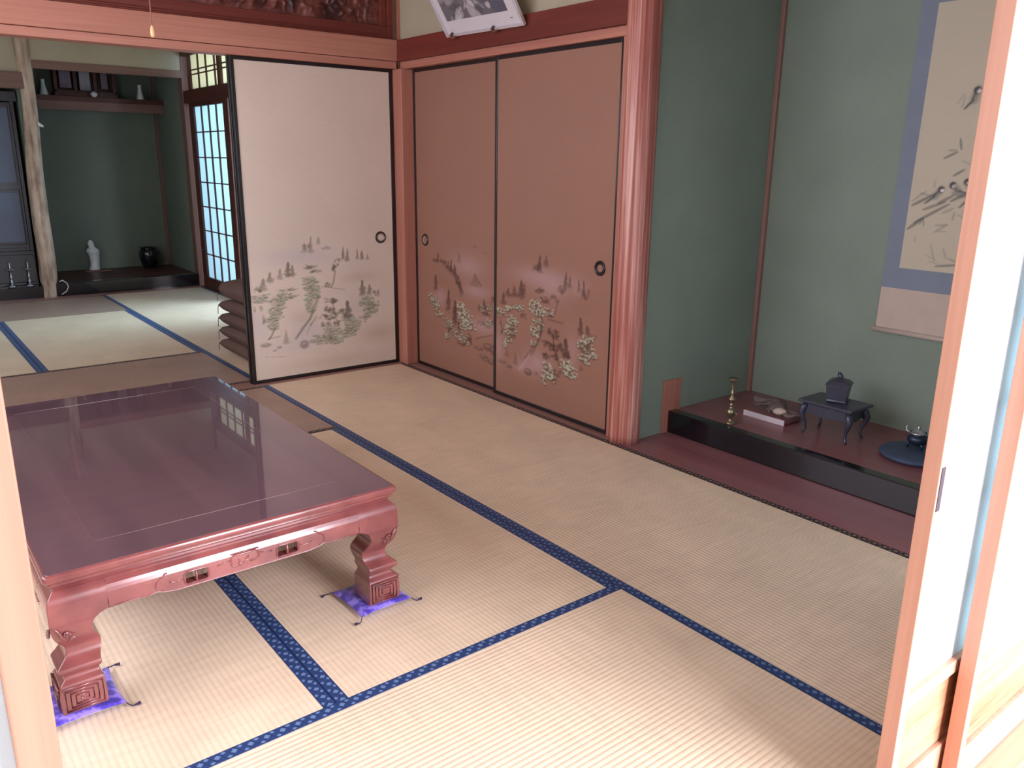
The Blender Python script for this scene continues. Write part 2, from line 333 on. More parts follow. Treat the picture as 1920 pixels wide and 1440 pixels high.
P2=[
('M',[(0.579, 0.657)],0.2,0.08,0.6),('M',[(0.665, 0.529)],0.16,0.05,0.6),('M',[(0.31, 0.449)],0.07,0.06,0.6),('M',[(0.73, 0.342)],0.18,0.06,0.6),
('M',[(0.906, 0.321)],0.06,0.1,0.5),('S',[(0.324, 0.544)],0.15,0.06,0.3),('S',[(0.436, 0.069)],0.4,0.08,0.3),('S',[(0.257, 0.263)],0.1,0.04,0.2),
('T',[(0.649, 0.782), (0.649, 0.761)],0.1,1,0.4),('T',[(0.744, 0.754), (0.744, 0.736)],0.08,1,0.3),('C',[(0.283, 0.699), (0.282, 0.646)],0.05,1,0.7),('D',[(0.254, 0.656)],0.07,0.02,0.6),
('D',[(0.338, 0.652)],0.08,0.03,0.6),('D',[(0.374, 0.642)],0.06,0.04,0.5),('C',[(0.419, 0.673), (0.418, 0.608)],0.045,1,0.85),('C',[(0.453, 0.647), (0.457, 0.593)],0.045,1,0.8),
('C',[(0.496, 0.719), (0.497, 0.668)],0.05,1,0.4),('K',[(0.385, 0.63), (0.454, 0.586), (0.5, 0.546), (0.528, 0.498)],0.05,1,0.6),('D',[(0.488, 0.564)],0.06,0.05,0.6),('D',[(0.505, 0.534)],0.03,0.05,0.5),
('T',[(0.649, 0.618), (0.649, 0.552)],0.2,1,0.5),('K',[(0.649, 0.615), (0.708, 0.56)],0.02,1,0.5),('C',[(0.258, 0.57), (0.256, 0.482)],0.07,1,0.75),('C',[(0.393, 0.507), (0.389, 0.393)],0.06,1,0.8),
('D',[(0.381, 0.385)],0.05,0.03,0.5),('C',[(0.456, 0.446), (0.451, 0.309)],0.08,1,0.9),('G',[(0.224, 0.43)],0.08,0.04,0.9),('G',[(0.248, 0.406)],0.08,0.04,0.9),
('G',[(0.272, 0.383)],0.05,0.03,0.8),('G',[(0.284, 0.347)],0.08,0.025,0.9),('G',[(0.516, 0.425)],0.07,0.03,1.3),('G',[(0.538, 0.395)],0.11,0.04,1.3),
('G',[(0.555, 0.359)],0.13,0.04,1.3),('G',[(0.599, 0.327)],0.12,0.035,1.3),('G',[(0.532, 0.316)],0.06,0.03,1.1),('G',[(0.38, 0.304)],0.08,0.04,0.8),
('G',[(0.379, 0.229)],0.05,0.03,0.8),('G',[(0.439, 0.28)],0.07,0.04,0.8),('G',[(0.485, 0.255)],0.08,0.04,0.8),('G',[(0.554, 0.24)],0.07,0.04,0.9),
('D',[(0.497, 0.303)],0.05,0.05,0.6),('D',[(0.599, 0.248)],0.05,0.06,0.7),('D',[(0.403, 0.274)],0.05,0.05,0.5),('D',[(0.52, 0.207)],0.1,0.02,0.6),
('C',[(0.687, 0.456), (0.687, 0.424)],0.05,1,0.6),('C',[(0.731, 0.491), (0.732, 0.437)],0.05,1,0.8),('D',[(0.771, 0.462)],0.08,0.04,0.45),('C',[(0.817, 0.524), (0.818, 0.487)],0.05,1,0.6),
('G',[(0.761, 0.442)],0.1,0.035,0.6),('D',[(0.751, 0.415)],0.1,0.02,0.7),('G',[(0.772, 0.368)],0.06,0.03,0.8),('D',[(0.708, 0.358)],0.08,0.02,0.5),
('D',[(0.813, 0.381)],0.04,0.03,0.5),('K',[(0.654, 0.258), (0.73, 0.287), (0.814, 0.305)],0.012,1,0.6),('R',[(0.687, 0.212)],0.1,0.02,0.8),('R',[(0.773, 0.234)],0.1,0.04,0.85),
('R',[(0.731, 0.174)],0.09,0.02,0.8),('R',[(0.815, 0.223)],0.05,0.05,0.8),('R',[(0.805, 0.157)],0.07,0.03,0.8),('R',[(0.752, 0.159)],0.08,0.02,0.7),
]
P3=[
('M',[(1.229, 0.671)],0.26,0.06,0.6),('M',[(1.321, 0.633)],0.14,0.08,0.55),('M',[(1.508, 0.657)],0.06,0.05,0.4),('M',[(1.218, 0.238)],0.12,0.07,0.7),
('M',[(0.894, 0.27)],0.06,0.12,0.6),('M',[(1.478, 0.345)],0.06,0.1,0.4),('M',[(1.103, 0.191)],0.12,0.04,0.5),('S',[(1.55, 0.57)],0.15,0.05,0.3),
('S',[(1.589, 0.265)],0.1,0.08,0.25),('S',[(1.292, 0.098)],0.5,0.06,0.25),('C',[(1.223, 0.775), (1.219, 0.697)],0.05,1,0.75),('C',[(1.271, 0.78), (1.268, 0.729)],0.04,1,0.6),
('D',[(1.202, 0.717)],0.07,0.03,0.5),('C',[(1.417, 0.714), (1.409, 0.634)],0.035,1,0.7),('C',[(1.443, 0.698), (1.44, 0.648)],0.03,1,0.6),('C',[(1.504, 0.693), (1.507, 0.636)],0.025,1,0.6),
('C',[(1.537, 0.689), (1.541, 0.615)],0.03,1,0.7),('C',[(1.572, 0.657), (1.573, 0.63)],0.025,1,0.55),('D',[(1.386, 0.631)],0.05,0.04,0.5),('D',[(1.339, 0.582)],0.06,0.03,0.4),
('D',[(1.548, 0.616)],0.05,0.03,0.35),('K',[(1.364, 0.575), (1.35, 0.524), (1.335, 0.495)],0.015,1,0.5),('C',[(1.081, 0.639), (1.083, 0.558)],0.05,1,0.8),('C',[(1.105, 0.628), (1.106, 0.572)],0.035,1,0.6),
('C',[(1.027, 0.602), (1.028, 0.556)],0.05,1,0.6),('C',[(0.974, 0.586), (0.975, 0.543)],0.05,1,0.65),('C',[(0.935, 0.561), (0.936, 0.497)],0.05,1,0.75),('D',[(1.058, 0.555)],0.1,0.02,0.5),
('D',[(1.223, 0.604)],0.06,0.03,0.7),('D',[(1.266, 0.566)],0.06,0.03,0.75),('D',[(1.041, 0.506)],0.1,0.015,0.5),('G',[(0.91, 0.452)],0.07,0.03,1.0),
('G',[(0.981, 0.48)],0.04,0.02,0.95),('G',[(1.059, 0.498)],0.07,0.02,1.0),('D',[(1.105, 0.459)],0.05,0.03,0.5),('G',[(1.01, 0.432)],0.045,0.025,1.0),
('G',[(1.015, 0.404)],0.07,0.03,1.0),('G',[(0.997, 0.372)],0.07,0.03,1.0),('G',[(0.979, 0.333)],0.05,0.04,1.0),('G',[(0.961, 0.294)],0.03,0.03,0.9),
('D',[(1.016, 0.357)],0.05,0.07,0.35),('G',[(1.195, 0.529)],0.07,0.045,1.2),('G',[(1.218, 0.499)],0.07,0.03,1.2),('G',[(1.215, 0.453)],0.06,0.02,1.0),
('G',[(1.229, 0.428)],0.05,0.03,1.0),('G',[(1.177, 0.402)],0.03,0.04,1.0),('G',[(1.213, 0.391)],0.03,0.03,1.0),('G',[(1.184, 0.332)],0.035,0.02,0.8),
('D',[(1.245, 0.447)],0.04,0.1,0.4),('G',[(1.297, 0.511)],0.05,0.025,1.0),('D',[(1.31, 0.496)],0.03,0.02,0.7),('K',[(1.294, 0.477), (1.401, 0.472)],0.02,1,0.4),
('K',[(1.254, 0.426), (1.222, 0.359), (1.181, 0.3), (1.129, 0.249)],0.035,1,0.5),('K',[(1.155, 0.272), (1.111, 0.216), (1.076, 0.179)],0.02,2,0.7),('D',[(0.911, 0.399)],0.02,0.03,0.5),('D',[(0.926, 0.36)],0.02,0.05,0.6),
('T',[(0.971, 0.266), (0.972, 0.224)],0.08,1,0.5),('T',[(1.042, 0.256), (1.043, 0.196)],0.07,1,0.6),('R',[(0.929, 0.188)],0.07,0.018,0.8),('R',[(0.992, 0.174)],0.05,0.018,0.8),
('R',[(1.147, 0.177)],0.07,0.035,0.9),('R',[(1.211, 0.184)],0.04,0.02,0.6),('D',[(1.334, 0.418)],0.07,0.03,0.9),('D',[(1.355, 0.394)],0.06,0.02,0.8),
('D',[(1.282, 0.347)],0.06,0.03,0.85),('D',[(1.333, 0.34)],0.06,0.04,0.85),('D',[(1.382, 0.349)],0.05,0.05,0.8),('D',[(1.285, 0.286)],0.05,0.03,0.85),
('D',[(1.343, 0.297)],0.06,0.03,0.8),('K',[(1.33, 0.406), (1.35, 0.326), (1.385, 0.261)],0.015,1,0.7),('C',[(1.426, 0.403), (1.432, 0.309)],0.07,1,0.85),('D',[(1.439, 0.321)],0.05,0.03,0.8),
('G',[(1.437, 0.277)],0.06,0.03,1.2),('G',[(1.451, 0.246)],0.09,0.035,1.2),('G',[(1.467, 0.228)],0.06,0.02,1.1),('G',[(1.295, 0.236)],0.05,0.03,1.0),
('G',[(1.325, 0.214)],0.06,0.03,1.0),('G',[(1.28, 0.188)],0.04,0.03,1.0),('G',[(1.347, 0.185)],0.05,0.03,1.0),('G',[(1.272, 0.163)],0.03,0.03,0.9),
('D',[(1.371, 0.218)],0.05,0.04,0.6),('C',[(1.525, 0.516), (1.531, 0.435)],0.055,1,0.8),('C',[(1.572, 0.487), (1.576, 0.438)],0.045,1,0.75),('D',[(1.617, 0.435)],0.04,0.03,0.4),
('G',[(1.581, 0.418)],0.06,0.03,1.0),('G',[(1.537, 0.394)],0.05,0.03,1.0),('G',[(1.584, 0.365)],0.07,0.03,1.0),('G',[(1.556, 0.328)],0.06,0.03,0.95),
('G',[(1.615, 0.35)],0.04,0.02,0.8),('D',[(1.568, 0.384)],0.07,0.05,0.5),('D',[(1.539, 0.276)],0.02,0.03,0.4),]
S1=[
('L',[(2.717, 1.327), (2.728, 1.282)],0.012,0.9),('L',[(2.716, 1.281), (2.677, 1.281)],0.009,0.6),('L',[(2.717, 1.276), (2.665, 1.249)],0.012,0.9),('L',[(2.754, 1.209), (2.711, 1.182)],0.012,0.9),
('L',[(2.735, 1.242), (2.786, 1.222)],0.008,0.4),('L',[(2.776, 1.232), (2.802, 1.222)],0.008,0.4),('B',[(2.752, 1.502), (2.744, 1.469), (2.712, 1.433)],0.022,1),('L',[(2.708, 1.494), (2.682, 1.452)],0.01,0.35),
('L',[(2.711, 1.482), (2.703, 1.439)],0.01,0.4),('L',[(2.718, 1.454), (2.789, 1.451)],0.003,0.4),('B',[(2.675, 1.129), (2.655, 1.102), (2.616, 1.071)],0.02,0),('B',[(2.718, 1.147), (2.74, 1.127), (2.77, 1.119)],0.02,0),
('B',[(2.771, 1.161), (2.787, 1.141), (2.801, 1.129)],0.02,0),('L',[(2.662, 1.115), (2.563, 1.06)],0.016,0.9),('L',[(2.642, 1.102), (2.592, 1.113)],0.01,0.5),('L',[(2.646, 1.166), (2.646, 1.132)],0.012,0.35),
('L',[(2.73, 1.11), (2.668, 1.073)],0.016,0.8),('L',[(2.793, 1.128), (2.717, 1.084)],0.016,0.9),('L',[(2.803, 1.112), (2.754, 1.061)],0.014,0.9),('L',[(2.798, 1.096), (2.774, 1.037)],0.014,0.8),
('L',[(2.701, 1.083), (2.611, 1.045)],0.014,0.8),('L',[(2.719, 1.076), (2.583, 0.991)],0.014,0.9),('L',[(2.624, 1.015), (2.56, 0.963)],0.016,0.9),('L',[(2.621, 1.011), (2.628, 0.981)],0.008,0.8),
('L',[(2.615, 1.006), (2.609, 0.984)],0.007,0.7),('L',[(2.738, 1.06), (2.691, 1.036)],0.012,0.5),('L',[(2.74, 1.043), (2.737, 1.009)],0.012,0.45),('L',[(2.75, 1.035), (2.785, 1.021)],0.008,0.4),
('L',[(2.768, 1.078), (2.807, 1.088)],0.012,0.7),('L',[(2.617, 1.122), (2.562, 1.077)],0.01,0.5),('L',[(2.672, 0.988), (2.723, 0.991)],0.01,0.5),('L',[(2.722, 0.995), (2.672, 0.958)],0.012,0.45),
('L',[(2.723, 0.966), (2.684, 0.963)],0.008,0.4),('L',[(2.716, 1.117), (2.78, 1.103)],0.02,0.5),('L',[(2.666, 0.914), (2.694, 0.842)],0.01,0.4),('L',[(2.719, 0.901), (2.739, 0.855)],0.012,0.4),
('L',[(2.702, 0.847), (2.646, 0.868)],0.008,0.3),('L',[(2.713, 0.831), (2.667, 0.844)],0.008,0.3),('L',[(2.796, 0.839), (2.697, 0.823)],0.012,0.8),('L',[(2.743, 0.86), (2.796, 0.844)],0.01,0.5),
('L',[(2.598, 0.939), (2.602, 0.913)],0.01,0.35),]
# ================================================================== SETTING
def keep(o, par):
    """parent a mesh that was built in world coordinates"""
    o.parent = par; o.matrix_parent_inverse = par.matrix_basis.inverted(); return o
struct('floor', MB().box(-5.0, 3.64, -3.75, .0, -.12, -.032).box(1.8, 3.64, 0, .96, -.12, -.032).box(-4.9, -3.86, -3.75, 0.1, -.12, -.032), W_SILL['x'])
struct('floor_veranda', MB().box(3.78, 5.3, -4.6, 1.2, -.12, -.012), W_CEDAR['y'])
struct('floor_corridor', MB().box(-4.0, 0.2, .12, 2.4, -.15, -.03), W_CEDAR['x'])
struct('ceiling', MB().box(-5.0, 5.3, -4.6, 2.4, 2.45, 2.5), W_CEIL['y'])
struct('wall_left', MB().box(-5.0, 3.7, -3.75, -3.66, -.1, 2.45), PLAST)
struct('wall_right', MB().box(-.04, 1.80, .04, .10, 1.865, 2.45).box(-.04, 1.80, .12, .14, 0, 1.87).box(-.12, -.04, .06, .16, 1.71, 2.45), PLAST)
struct('wall_alcove_side', MB().box(1.80, 1.86, .09, .98, 0, 2.45), GREEN)
struct('wall_alcove_back', MB().box(1.86, 3.72, .93, .98, 0, 2.45), GREEN)
struct('wall_alcove_end', MB().box(3.64, 3.72, .1, .93, 0, 2.45), GREEN)
struct('wall_alcove_header', MB().box(1.88, 3.64, .03, .09, 2.16, 2.45), PLAST)
struct('trim_1', MB().box(1.88, 3.64, .02, .10, 2.08, 2.16), W_PINK['x'], bevel=.003)
struct('trim_2', MB().box(1.86, 1.880, .908, .93, .1, 2.45), W_SILL['z'], label='thin pale wood strip in the inner corner of the green alcove', bevel=.002)
# veranda side
struct('wall_veranda_and_blocker', MB().box(5.2, 5.28, -4.6, 1.2, -.1, .25).box(5.2, 5.28, -4.6, 1.2, 2.2, 2.45).box(3.76, 5.28, -4.66, -4.58, -.1, 2.45).box(5.2, 5.28, -2.9, -1.6, .25, 2.2).box(3.76, 5.28, 1.16, 1.24, -.1, 2.45), PLAST)  # piece filling part of the opening is added, unseen, to shade the left stile
struct('wall_front', MB().box(3.66, 3.74, -4.6, 1.2, 1.84, 2.45).box(3.66, 3.74, .6, 1.2, 0, 1.84).box(3.66, 3.74, -4.6, -3.7, 0, 1.84), PLAST)
struct('trim_3', MB().box(3.645, 3.765, -3.72, .1, 1.715, 1.84), W_CEDAR['y'])
struct('trim_4', MB().box(3.642, 3.66, -3.66, -.0, -.06, .0).box(3.66, 3.79, -3.72, .6, -.06, -.003), W_CEDAR['y'], label='pale wooden threshold under the paper screens', bevel=.002)
struct('trim_5', MB().box(3.645, 3.76, .0, .12, -.05, 2.45), W_CEDAR['z'], bevel=.003)

# ---- opening between the two rooms
struct('trim_6', MB().box(-.115, -.012, -3.66, -.0, 1.712, 1.750), W_PINK['y'], label='grooved head rail of the opening between the two rooms', bevel=.002)
struct('trim_7', MB().box(-.045, .0, -3.66, -.0, 1.752, 1.863), W_PINK['y'], label='broad pinkish wooden beam above the opening between the rooms', bevel=.003)
struct('trim_8', MB().box(-.118, -.002, -3.66, -.012, -.05, .0), W_SILL['y'], label='worn wooden threshold between the two rooms', bevel=.002)
struct('trim_9', MB().box(-.10, .046, -.008, .10, 0, 1.711), W_POST['z'], label='rose brown corner post between painted doors', bevel=.004)
struct('trim_10', MB().box(-.10, -.03, .022, .10, 1.711, 2.45), W_POST['z'], bevel=.003)
struct('wall_partition', MB().box(-.09, -.04, -3.66, .0, 2.36, 2.45), PLAST)
# ---- closet wall beams
struct('trim_11', MB().box(-.01, 1.79, .0, .06, 1.752, 1.863), W_RED['x'], label='dark red polished beam above the closet doors', bevel=.004)
struct('trim_12', MB().box(-.01, 1.79, .022, .11, 1.712, 1.751), W_POST['x'], label='thin head rail right above the closet doors', bevel=.002)
struct('trim_13', MB().box(.0, 1.80, .003, .12, -.04, -.001), W_SILL['x'], label='grooved sill under the closet doors', bevel=.002)
struct('trim_14', MB().box(1.742, 1.78, .03, .12, 0, 1.712), W_POST['z'])
# ---- alcove pillar
def colf(th, z):
    n = noise.noise(Vector((math.cos(th)*9, math.sin(th)*9, z*.7)))
    return 1+.035*n+.010*math.sin(th*22+2.5*noise.noise(Vector((th, z*.8, 3))))
mb = MB(); mb.lathe([(.070, z) for z in np.linspace(-.002, 2.45, 60)], (1.826, .058, 0), 96, colf)
m, nt, p = newmat('ribbed_cedar_log'); 
n1 = noise_tex(nt, 55, (1, 1, .018), 4, rough=.65); n2 = noise_tex(nt, 9, (1, 1, .12), 2)
f = mth(nt, 'ADD', mth(nt, 'MULTIPLY', n1, .65), mth(nt, 'MULTIPLY', n2, .35))
nt.links.new(ramp(nt, f, [(.36, srgb(138, 74, 66)), (.5, srgb(170, 104, 92)), (.62, srgb(214, 170, 158))]), p.inputs['Base Color'])
p.inputs['Roughness'].default_value = .38; bump(nt, p, n1, .5, .003)
tag(mb.build('alcove_pillar', m, smooth=True), 'round ribbed rose coloured log pillar between closet and alcove', 'pillar', kind='structure')
# ---- alcove base
struct('trim_15', MB().box(1.80, 3.64, .002, .306, -.04, .0), W_PLANK['x'], label='maroon floor plank in front of the alcove step')
struct('trim_16', MB().box(1.861, 3.64, .305, .362, -.001, .105), LACQ, label='black lacquered step edge of the alcove', bevel=.005, bseg=3)
struct('trim_17', MB().box(1.86, 3.64, .362, .93, .0, .101), W_PLANK['x'], label='maroon board floor of the raised alcove')
struct('trim_18', MB().box(1.86, 1.869, .266, .386, 0, .252), W_POST['z'], label='short upright wood plate on the green wall at the step end', bevel=.002)

# ---- carved transom over the opening
tr = empty('carved_transom', (-.06, -.9, 1.864)); tag(tr, 'dark red carved wooden transom panel above the broad beam', 'transom', kind='structure')
mb = MB(); mb.box(-.075, -.012, -1.82, -.012, 1.864, 1.874).box(-.07, -.02, -1.82, -.018, 1.874, 1.886).box(-.065, -.03, -1.82, -.02, 1.886, 1.932)
mb.box(-.07, -.018, -.046, -.014, 1.874, 2.36).box(-.064, -.031, -.085, -.046, 1.932, 2.29).box(-.07, -.018, -1.82, -.06, 2.29, 2.36).box(-.07, -.018, -1.82, -1.78, 1.874, 2.36)
keep(mb.build('frame', W_RED['y'], None, bevel=.003), tr)
keep(MB().box(-.078, -.070, -1.80, -.03, 1.874, 2.34).build('back_board', W_RED['y'], None), tr)
NU, NV = 300, 80; vs = []; fs = []
for j in range(NV+1):
    for i in range(NU+1):
        y = -1.78+1.70*i/NU; z = 1.932+.36*j/NV
        q = Vector((y*9, z*11, 2.0)); n = noise.noise(q); n2 = noise.noise(q*2.7+Vector((3, 1, 0)))
        r = 1-abs(n)*2.2; k = max(0, 1-abs(n2)*3)
        e = min(1, min(i, NU-i)/14, min(j, NV-j)/10)
        vs.append((-.052+.030*(.55*r+.45*k-.35)*e, y, z))
for j in range(NV):
    for i in range(NU): a = j*(NU+1)+i; fs.append((a, a+1, a+NU+2, a+NU+1))
m, nt, p = newmat('carved_dark_red_wood'); n = noise_tex(nt, 7, detail=4)
nt.links.new(ramp(nt, n, [(.38, srgb(58, 26, 28)), (.5, srgb(104, 54, 48)), (.66, srgb(148, 96, 88))]), p.inputs['Base Color']); p.inputs['Roughness'].default_value = .45
keep(MB().add(vs, fs).build('carving', m, None, smooth=True), tr)

# ---- sliding doors covered in painted silk
PRM = dict(ink=srgb(112, 102, 90), mist=srgb(204, 194, 198), pale=srgb(188, 206, 176), dark=srgb(172, 146, 122))
PRM2 = dict(ink=srgb(82, 56, 50), mist=srgb(180, 150, 150), pale=srgb(188, 194, 170), dark=srgb(140, 104, 82))
def pull(axis, c, r, par, name='handle', facing=-1, dish=None):
    rim = MB(); prof = [(r*.72, 0), (r*.76, .004), (r*.9, .006), (r, .003), (r*1.02, 0)]
    rim.lathe(prof, (0, 0, 0), 28, cap=False); a = rim.build(name, LACQ2, par, smooth=True)
    d = MB(); d.lathe([(.0005, -.001), (r*.5, -.0005), (r*.74, .0018)], (0, 0, 0), 28, cap=False); b = d.build('dish', dish, a, smooth=True)
    a.matrix_basis = Matrix.Translation(c) @ (Matrix.Rotation(math.pi/2, 4, 'Y') if axis == 'x' else Matrix.Rotation(math.pi/2, 4, 'X'))
    return a
SILV = plain('worn_silver', srgb(176, 168, 156), .35, .7)
DARKM = plain('dark_bronze', srgb(52, 42, 46), .35, .7)
def silk_door(name, axis, face, a0, a1, z1, feats, base, prm, label, hp, dish, thick=.021, ku=1.0):
    """axis 'x': leaf lies in the plane x=face seen from +x;  axis 'y': in the plane y=face seen from -y"""
    root = empty(name, (face, a0, 0) if axis == 'x' else (a0, face, 0)); tag(root, label, 'sliding door', kind='structure')
    P = (lambda u, v, d=0: (face-d, u, v)) if axis == 'x' else (lambda u, v, d=0: (u, face+d, v))
    s = .019; mb = MB()
    def bx(u0, u1, v0, v1, d0, d1):
        A = P(u0, v0, d0); B = P(u1, v1, d1); mb.box(A[0], B[0], A[1], B[1], A[2], B[2])
    bx(a0, a0+s, .001, z1, 0, thick); bx(a1-s, a1, .001, z1, 0, thick); bx(a0+s, a1-s, .001, .001+s, 0, thick); bx(a0+s, a1-s, z1-s, z1, 0, thick)
    fr = mb.build('frame', LACQ2, None, bevel=.002); keep(fr, root)
    bk = MB(); mb = bk; bx(a0+s, a1-s, .001+s, z1-s, .006, thick-.003); keep(bk.build('core', base['core'], None), root)
    cv = Canvas(a0+s, a1-s, .001+s, 1.0, .0042, base['c'])
    # faint cloudy shading of the printed ground
    nz = np.zeros(cv.U.shape)
    for q in range(5):
        nz += np.sin(cv.U*(3+q*2.1)+q)*np.cos(cv.V*(4+q*1.7)+2*q)/5
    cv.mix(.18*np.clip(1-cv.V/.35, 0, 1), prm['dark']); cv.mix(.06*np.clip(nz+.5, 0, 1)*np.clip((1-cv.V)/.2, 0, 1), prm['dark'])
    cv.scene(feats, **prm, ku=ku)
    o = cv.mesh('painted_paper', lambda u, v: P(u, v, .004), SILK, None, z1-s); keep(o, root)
    if hp: keep(pull(axis, P(hp[0], hp[1], .0035), .034, None, dish=dish), root)
    return root
B1 = dict(c=srgb(224, 212, 198), core=plain('silk_core_pale', srgb(205, 180, 150), .8))
B2 = dict(c=srgb(154, 114, 98), core=plain('silk_core_tan', srgb(170, 130, 100), .8))
silk_door('door_1', 'x', -.041, -.943, -.016, 1.712, P1, B1, PRM, 'pale sliding door painted with misty green hills, open between the rooms', (-.118, .773), SILV)
silk_door('door_2', 'x', -.0665, -.948, -.016, 1.712, [], B1, PRM, 'sliding door standing right behind the pale painted one', None, SILV)
silk_door('door_3', 'y', .067, .046, .875, 1.712, P2, B2, PRM2, 'tan closet door with snowy pines, beside the corner post', (.150, .765), SILV, thick=.020, ku=.8)
silk_door('door_4', 'y', .044, .857, 1.735, 1.712, P3, B2, PRM2, 'tan closet door with snowy pines, beside the ribbed pillar', (1.640, .760), DARKM)

# ---- white paper screens toward the veranda
PAPER, nt, p = newmat('shoji_paper')
p.inputs['Base Color'].default_value = srgb(248, 248, 246); p.inputs['Roughness'].default_value = .9
tl = nd(nt, 'ShaderNodeBsdfTranslucent'); tl.inputs[0].default_value = srgb(208, 232, 240); mx = nd(nt, 'ShaderNodeMixShader'); mx.inputs[0].default_value = .62
nt.links.new(p.outputs[0], mx.inputs[1]); nt.links.new(tl.outputs[0], mx.inputs[2]); nt.links.new(mx.outputs[0], nt.nodes['Material Output'].inputs[0])
PAPER2 = PAPER.copy(); PAPER2.name = 'transom_paper_yellowish'  # copy of the screen paper with a yellowish tint
for n in PAPER2.node_tree.nodes:
    if n.type == 'BSDF_TRANSLUCENT': n.inputs[0].default_value = srgb(232, 226, 202)
    if n.type == 'BSDF_PRINCIPLED': n.inputs[0].default_value = srgb(228, 226, 196)
SLOT = plain('dark_pull_recess', srgb(50, 48, 60), .5)
KICK = wood('rough_kick_board', srgb(146, 98, 70), srgb(196, 148, 114), 'y', .6, 14, .12, bmp=.6)
def screen(name, xf, y0, y1, label, pull_y=None, cw=None):
    root = empty(name, (xf, y0, 0)); tag(root, label, 'sliding paper screen', kind='structure')
    xb = xf-.029; s = .0235; mb = MB()
    mb.box(xb, xf, y0, y0+s, 0, 1.712).box(xb, xf, y1-s, y1, 0, 1.712).box(xb, xf-.001, y0+s, y1-s, 1.68, 1.712)
    mb.box(xb, xf-.001, y0+s, y1-s, .252, .281).box(xb, xf-.001, y0+s, y1-s, 0, .086)
    keep(mb.build('frame', W_CEDAR['z'], None, bevel=.0015), root)
    keep(MB().box(xb+.008, xf-.010, y0+s, y1-s, .090, .250).build('kickboard', KICK, None), root)
    keep(MB().box(xf-.0125, xf-.012, y0+s, y1-s, .281, 1.68).build('paper', PAPER, None), root)
    mb = MB(); w = (y1-y0-2*s)
    for i in range(1, 4): yy = y0+s+w*i/4; mb.box(xb+.002, xf-.013, yy-.003, yy+.003, .281, 1.68)
    for i in range(1, 8): zz = .281+1.399*i/8; mb.box(xb+.003, xf-.013, y0+s, y1-s, zz-.003, zz+.003)
    keep(mb.build('lattice', W_CEDAR['z'], None), root)
    if pull_y: keep(MB().box(xf-.001, xf+.0015, pull_y-.0065, pull_y+.0065, .655, .735).build('handle', SLOT, None, bevel=.001), root)
screen('door_5', 3.700, -1.168, -.27, 'white paper screen with kickboard, nearest the alcove floor', -1.157)
screen('door_6', 3.735, -.952, -.05, 'white paper screen overlapping at the far right edge')
screen('door_7', 3.735, -3.37, -2.466, 'white paper screen whose orange stile stands at the left edge')

# ================================================================== FAR ROOM SETTING
struct('trim_19', MB().box(-3.872, -3.762, -3.66, .0, -.05, .002), W_SILL['y'], label='pale sill along the far alcoves')
tag(MB().box(-3.985, -3.87, -.004, .115, -.05, 2.45).build('trim_20', W_GREYB['z'], bevel=.004), 'dusky corner post beside the lit paper screen', kind='structure')
struct('trim_21', MB().box(-3.93, -3.865, -1.26, .0, 1.912, 1.976), W_GREYB['y'], label='dusky lintel over the far shelf alcove', bevel=.003)
struct('trim_22', MB().box(-3.93, -3.845, -3.66, -1.285, 1.742, 1.872), W_GREYB['y'], label='beam over the household altar recess', bevel=.003)
struct('wall_far', MB().box(-3.93, -3.875, -1.30, .0, 1.976, 2.45).box(-3.93, -3.875, -3.66, -1.30, 1.872, 2.45), PLAST)
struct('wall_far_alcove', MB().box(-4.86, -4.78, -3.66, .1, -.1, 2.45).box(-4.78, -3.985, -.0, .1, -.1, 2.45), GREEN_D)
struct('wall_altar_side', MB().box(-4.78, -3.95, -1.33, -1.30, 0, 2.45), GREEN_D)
struct('trim_23', MB().box(-3.935, -3.872, -1.25, -.002, -.03, .118), LACQ, label='black lacquered step edge of the far alcove', bevel=.004)
struct('trim_24', MB().box(-4.78, -3.935, -1.30, -.002, -.03, .114), W_DARK['y'], label='dark board floor of the far alcove')
struct('trim_25', MB().box(-4.78, -4.76, -.03, -.002, .114, 2.45), W_GREYB['z'])
struct('trim_26', MB().box(-4.78, -3.875, -3.66, -1.34, -.03, .105), LACQ, label='dark raised base of the altar recess', bevel=.003)
struct('trim_27', MB().box(-3.87, -.12, .0, .10, 1.69, 1.80), W_DARK['x'], label='dark lintel above the lit paper screen', bevel=.003)
struct('trim_28', MB().box(-3.87, -.12, .0, .10, 2.10, 2.18), W_DARK['x'])
struct('trim_29', MB().box(-3.87, -.12, .002, .12, -.05, -.001), W_DARK['x'])
struct('wall_far_right', MB().box(-3.87, -.12, .03, .09, 2.18, 2.45).box(-1.95, -.12, .02, .10, 0, 1.69).box(-2.25, -.12, .02, .10, 1.80, 2.10), PLAST)
struct('trim_30', MB().box(-3.87, -3.735, .10, .12, -.05, 2.12), W_DARK['z'])
# lit lattice screen
rt = empty('door_8', (-3.76, .02, 0)); tag(rt, 'backlit paper screen with dark lattice in the far room', 'sliding paper screen', kind='structure')
X0, X1 = -3.79, -2.785; mb = MB()
mb.box(X0, -3.675, .015, .047, 0, 1.69).box(-2.905, X1, .015, .047, 0, 1.69).box(-3.675, -2.905, .015, .047, 1.655, 1.69).box(-3.675, -2.905, .015, .047, 0, .105)
keep(mb.build('frame', W_DARK['z'], None, bevel=.002), rt)
keep(MB().box(-3.675, -2.905, .034, .035, .105, 1.655).build('paper', PAPER, None), rt)
mb = MB()
for i in range(1, 4): xx = -3.675+.77*i/4; mb.box(xx-.007, xx+.007, .02, .033, .105, 1.655)
for i in range(1, 7): zz = .105+1.55*i/7; mb.box(-3.675, -2.905, .022, .033, zz-.005, zz+.005)
keep(mb.build('lattice', W_DARK['z'], None), rt)
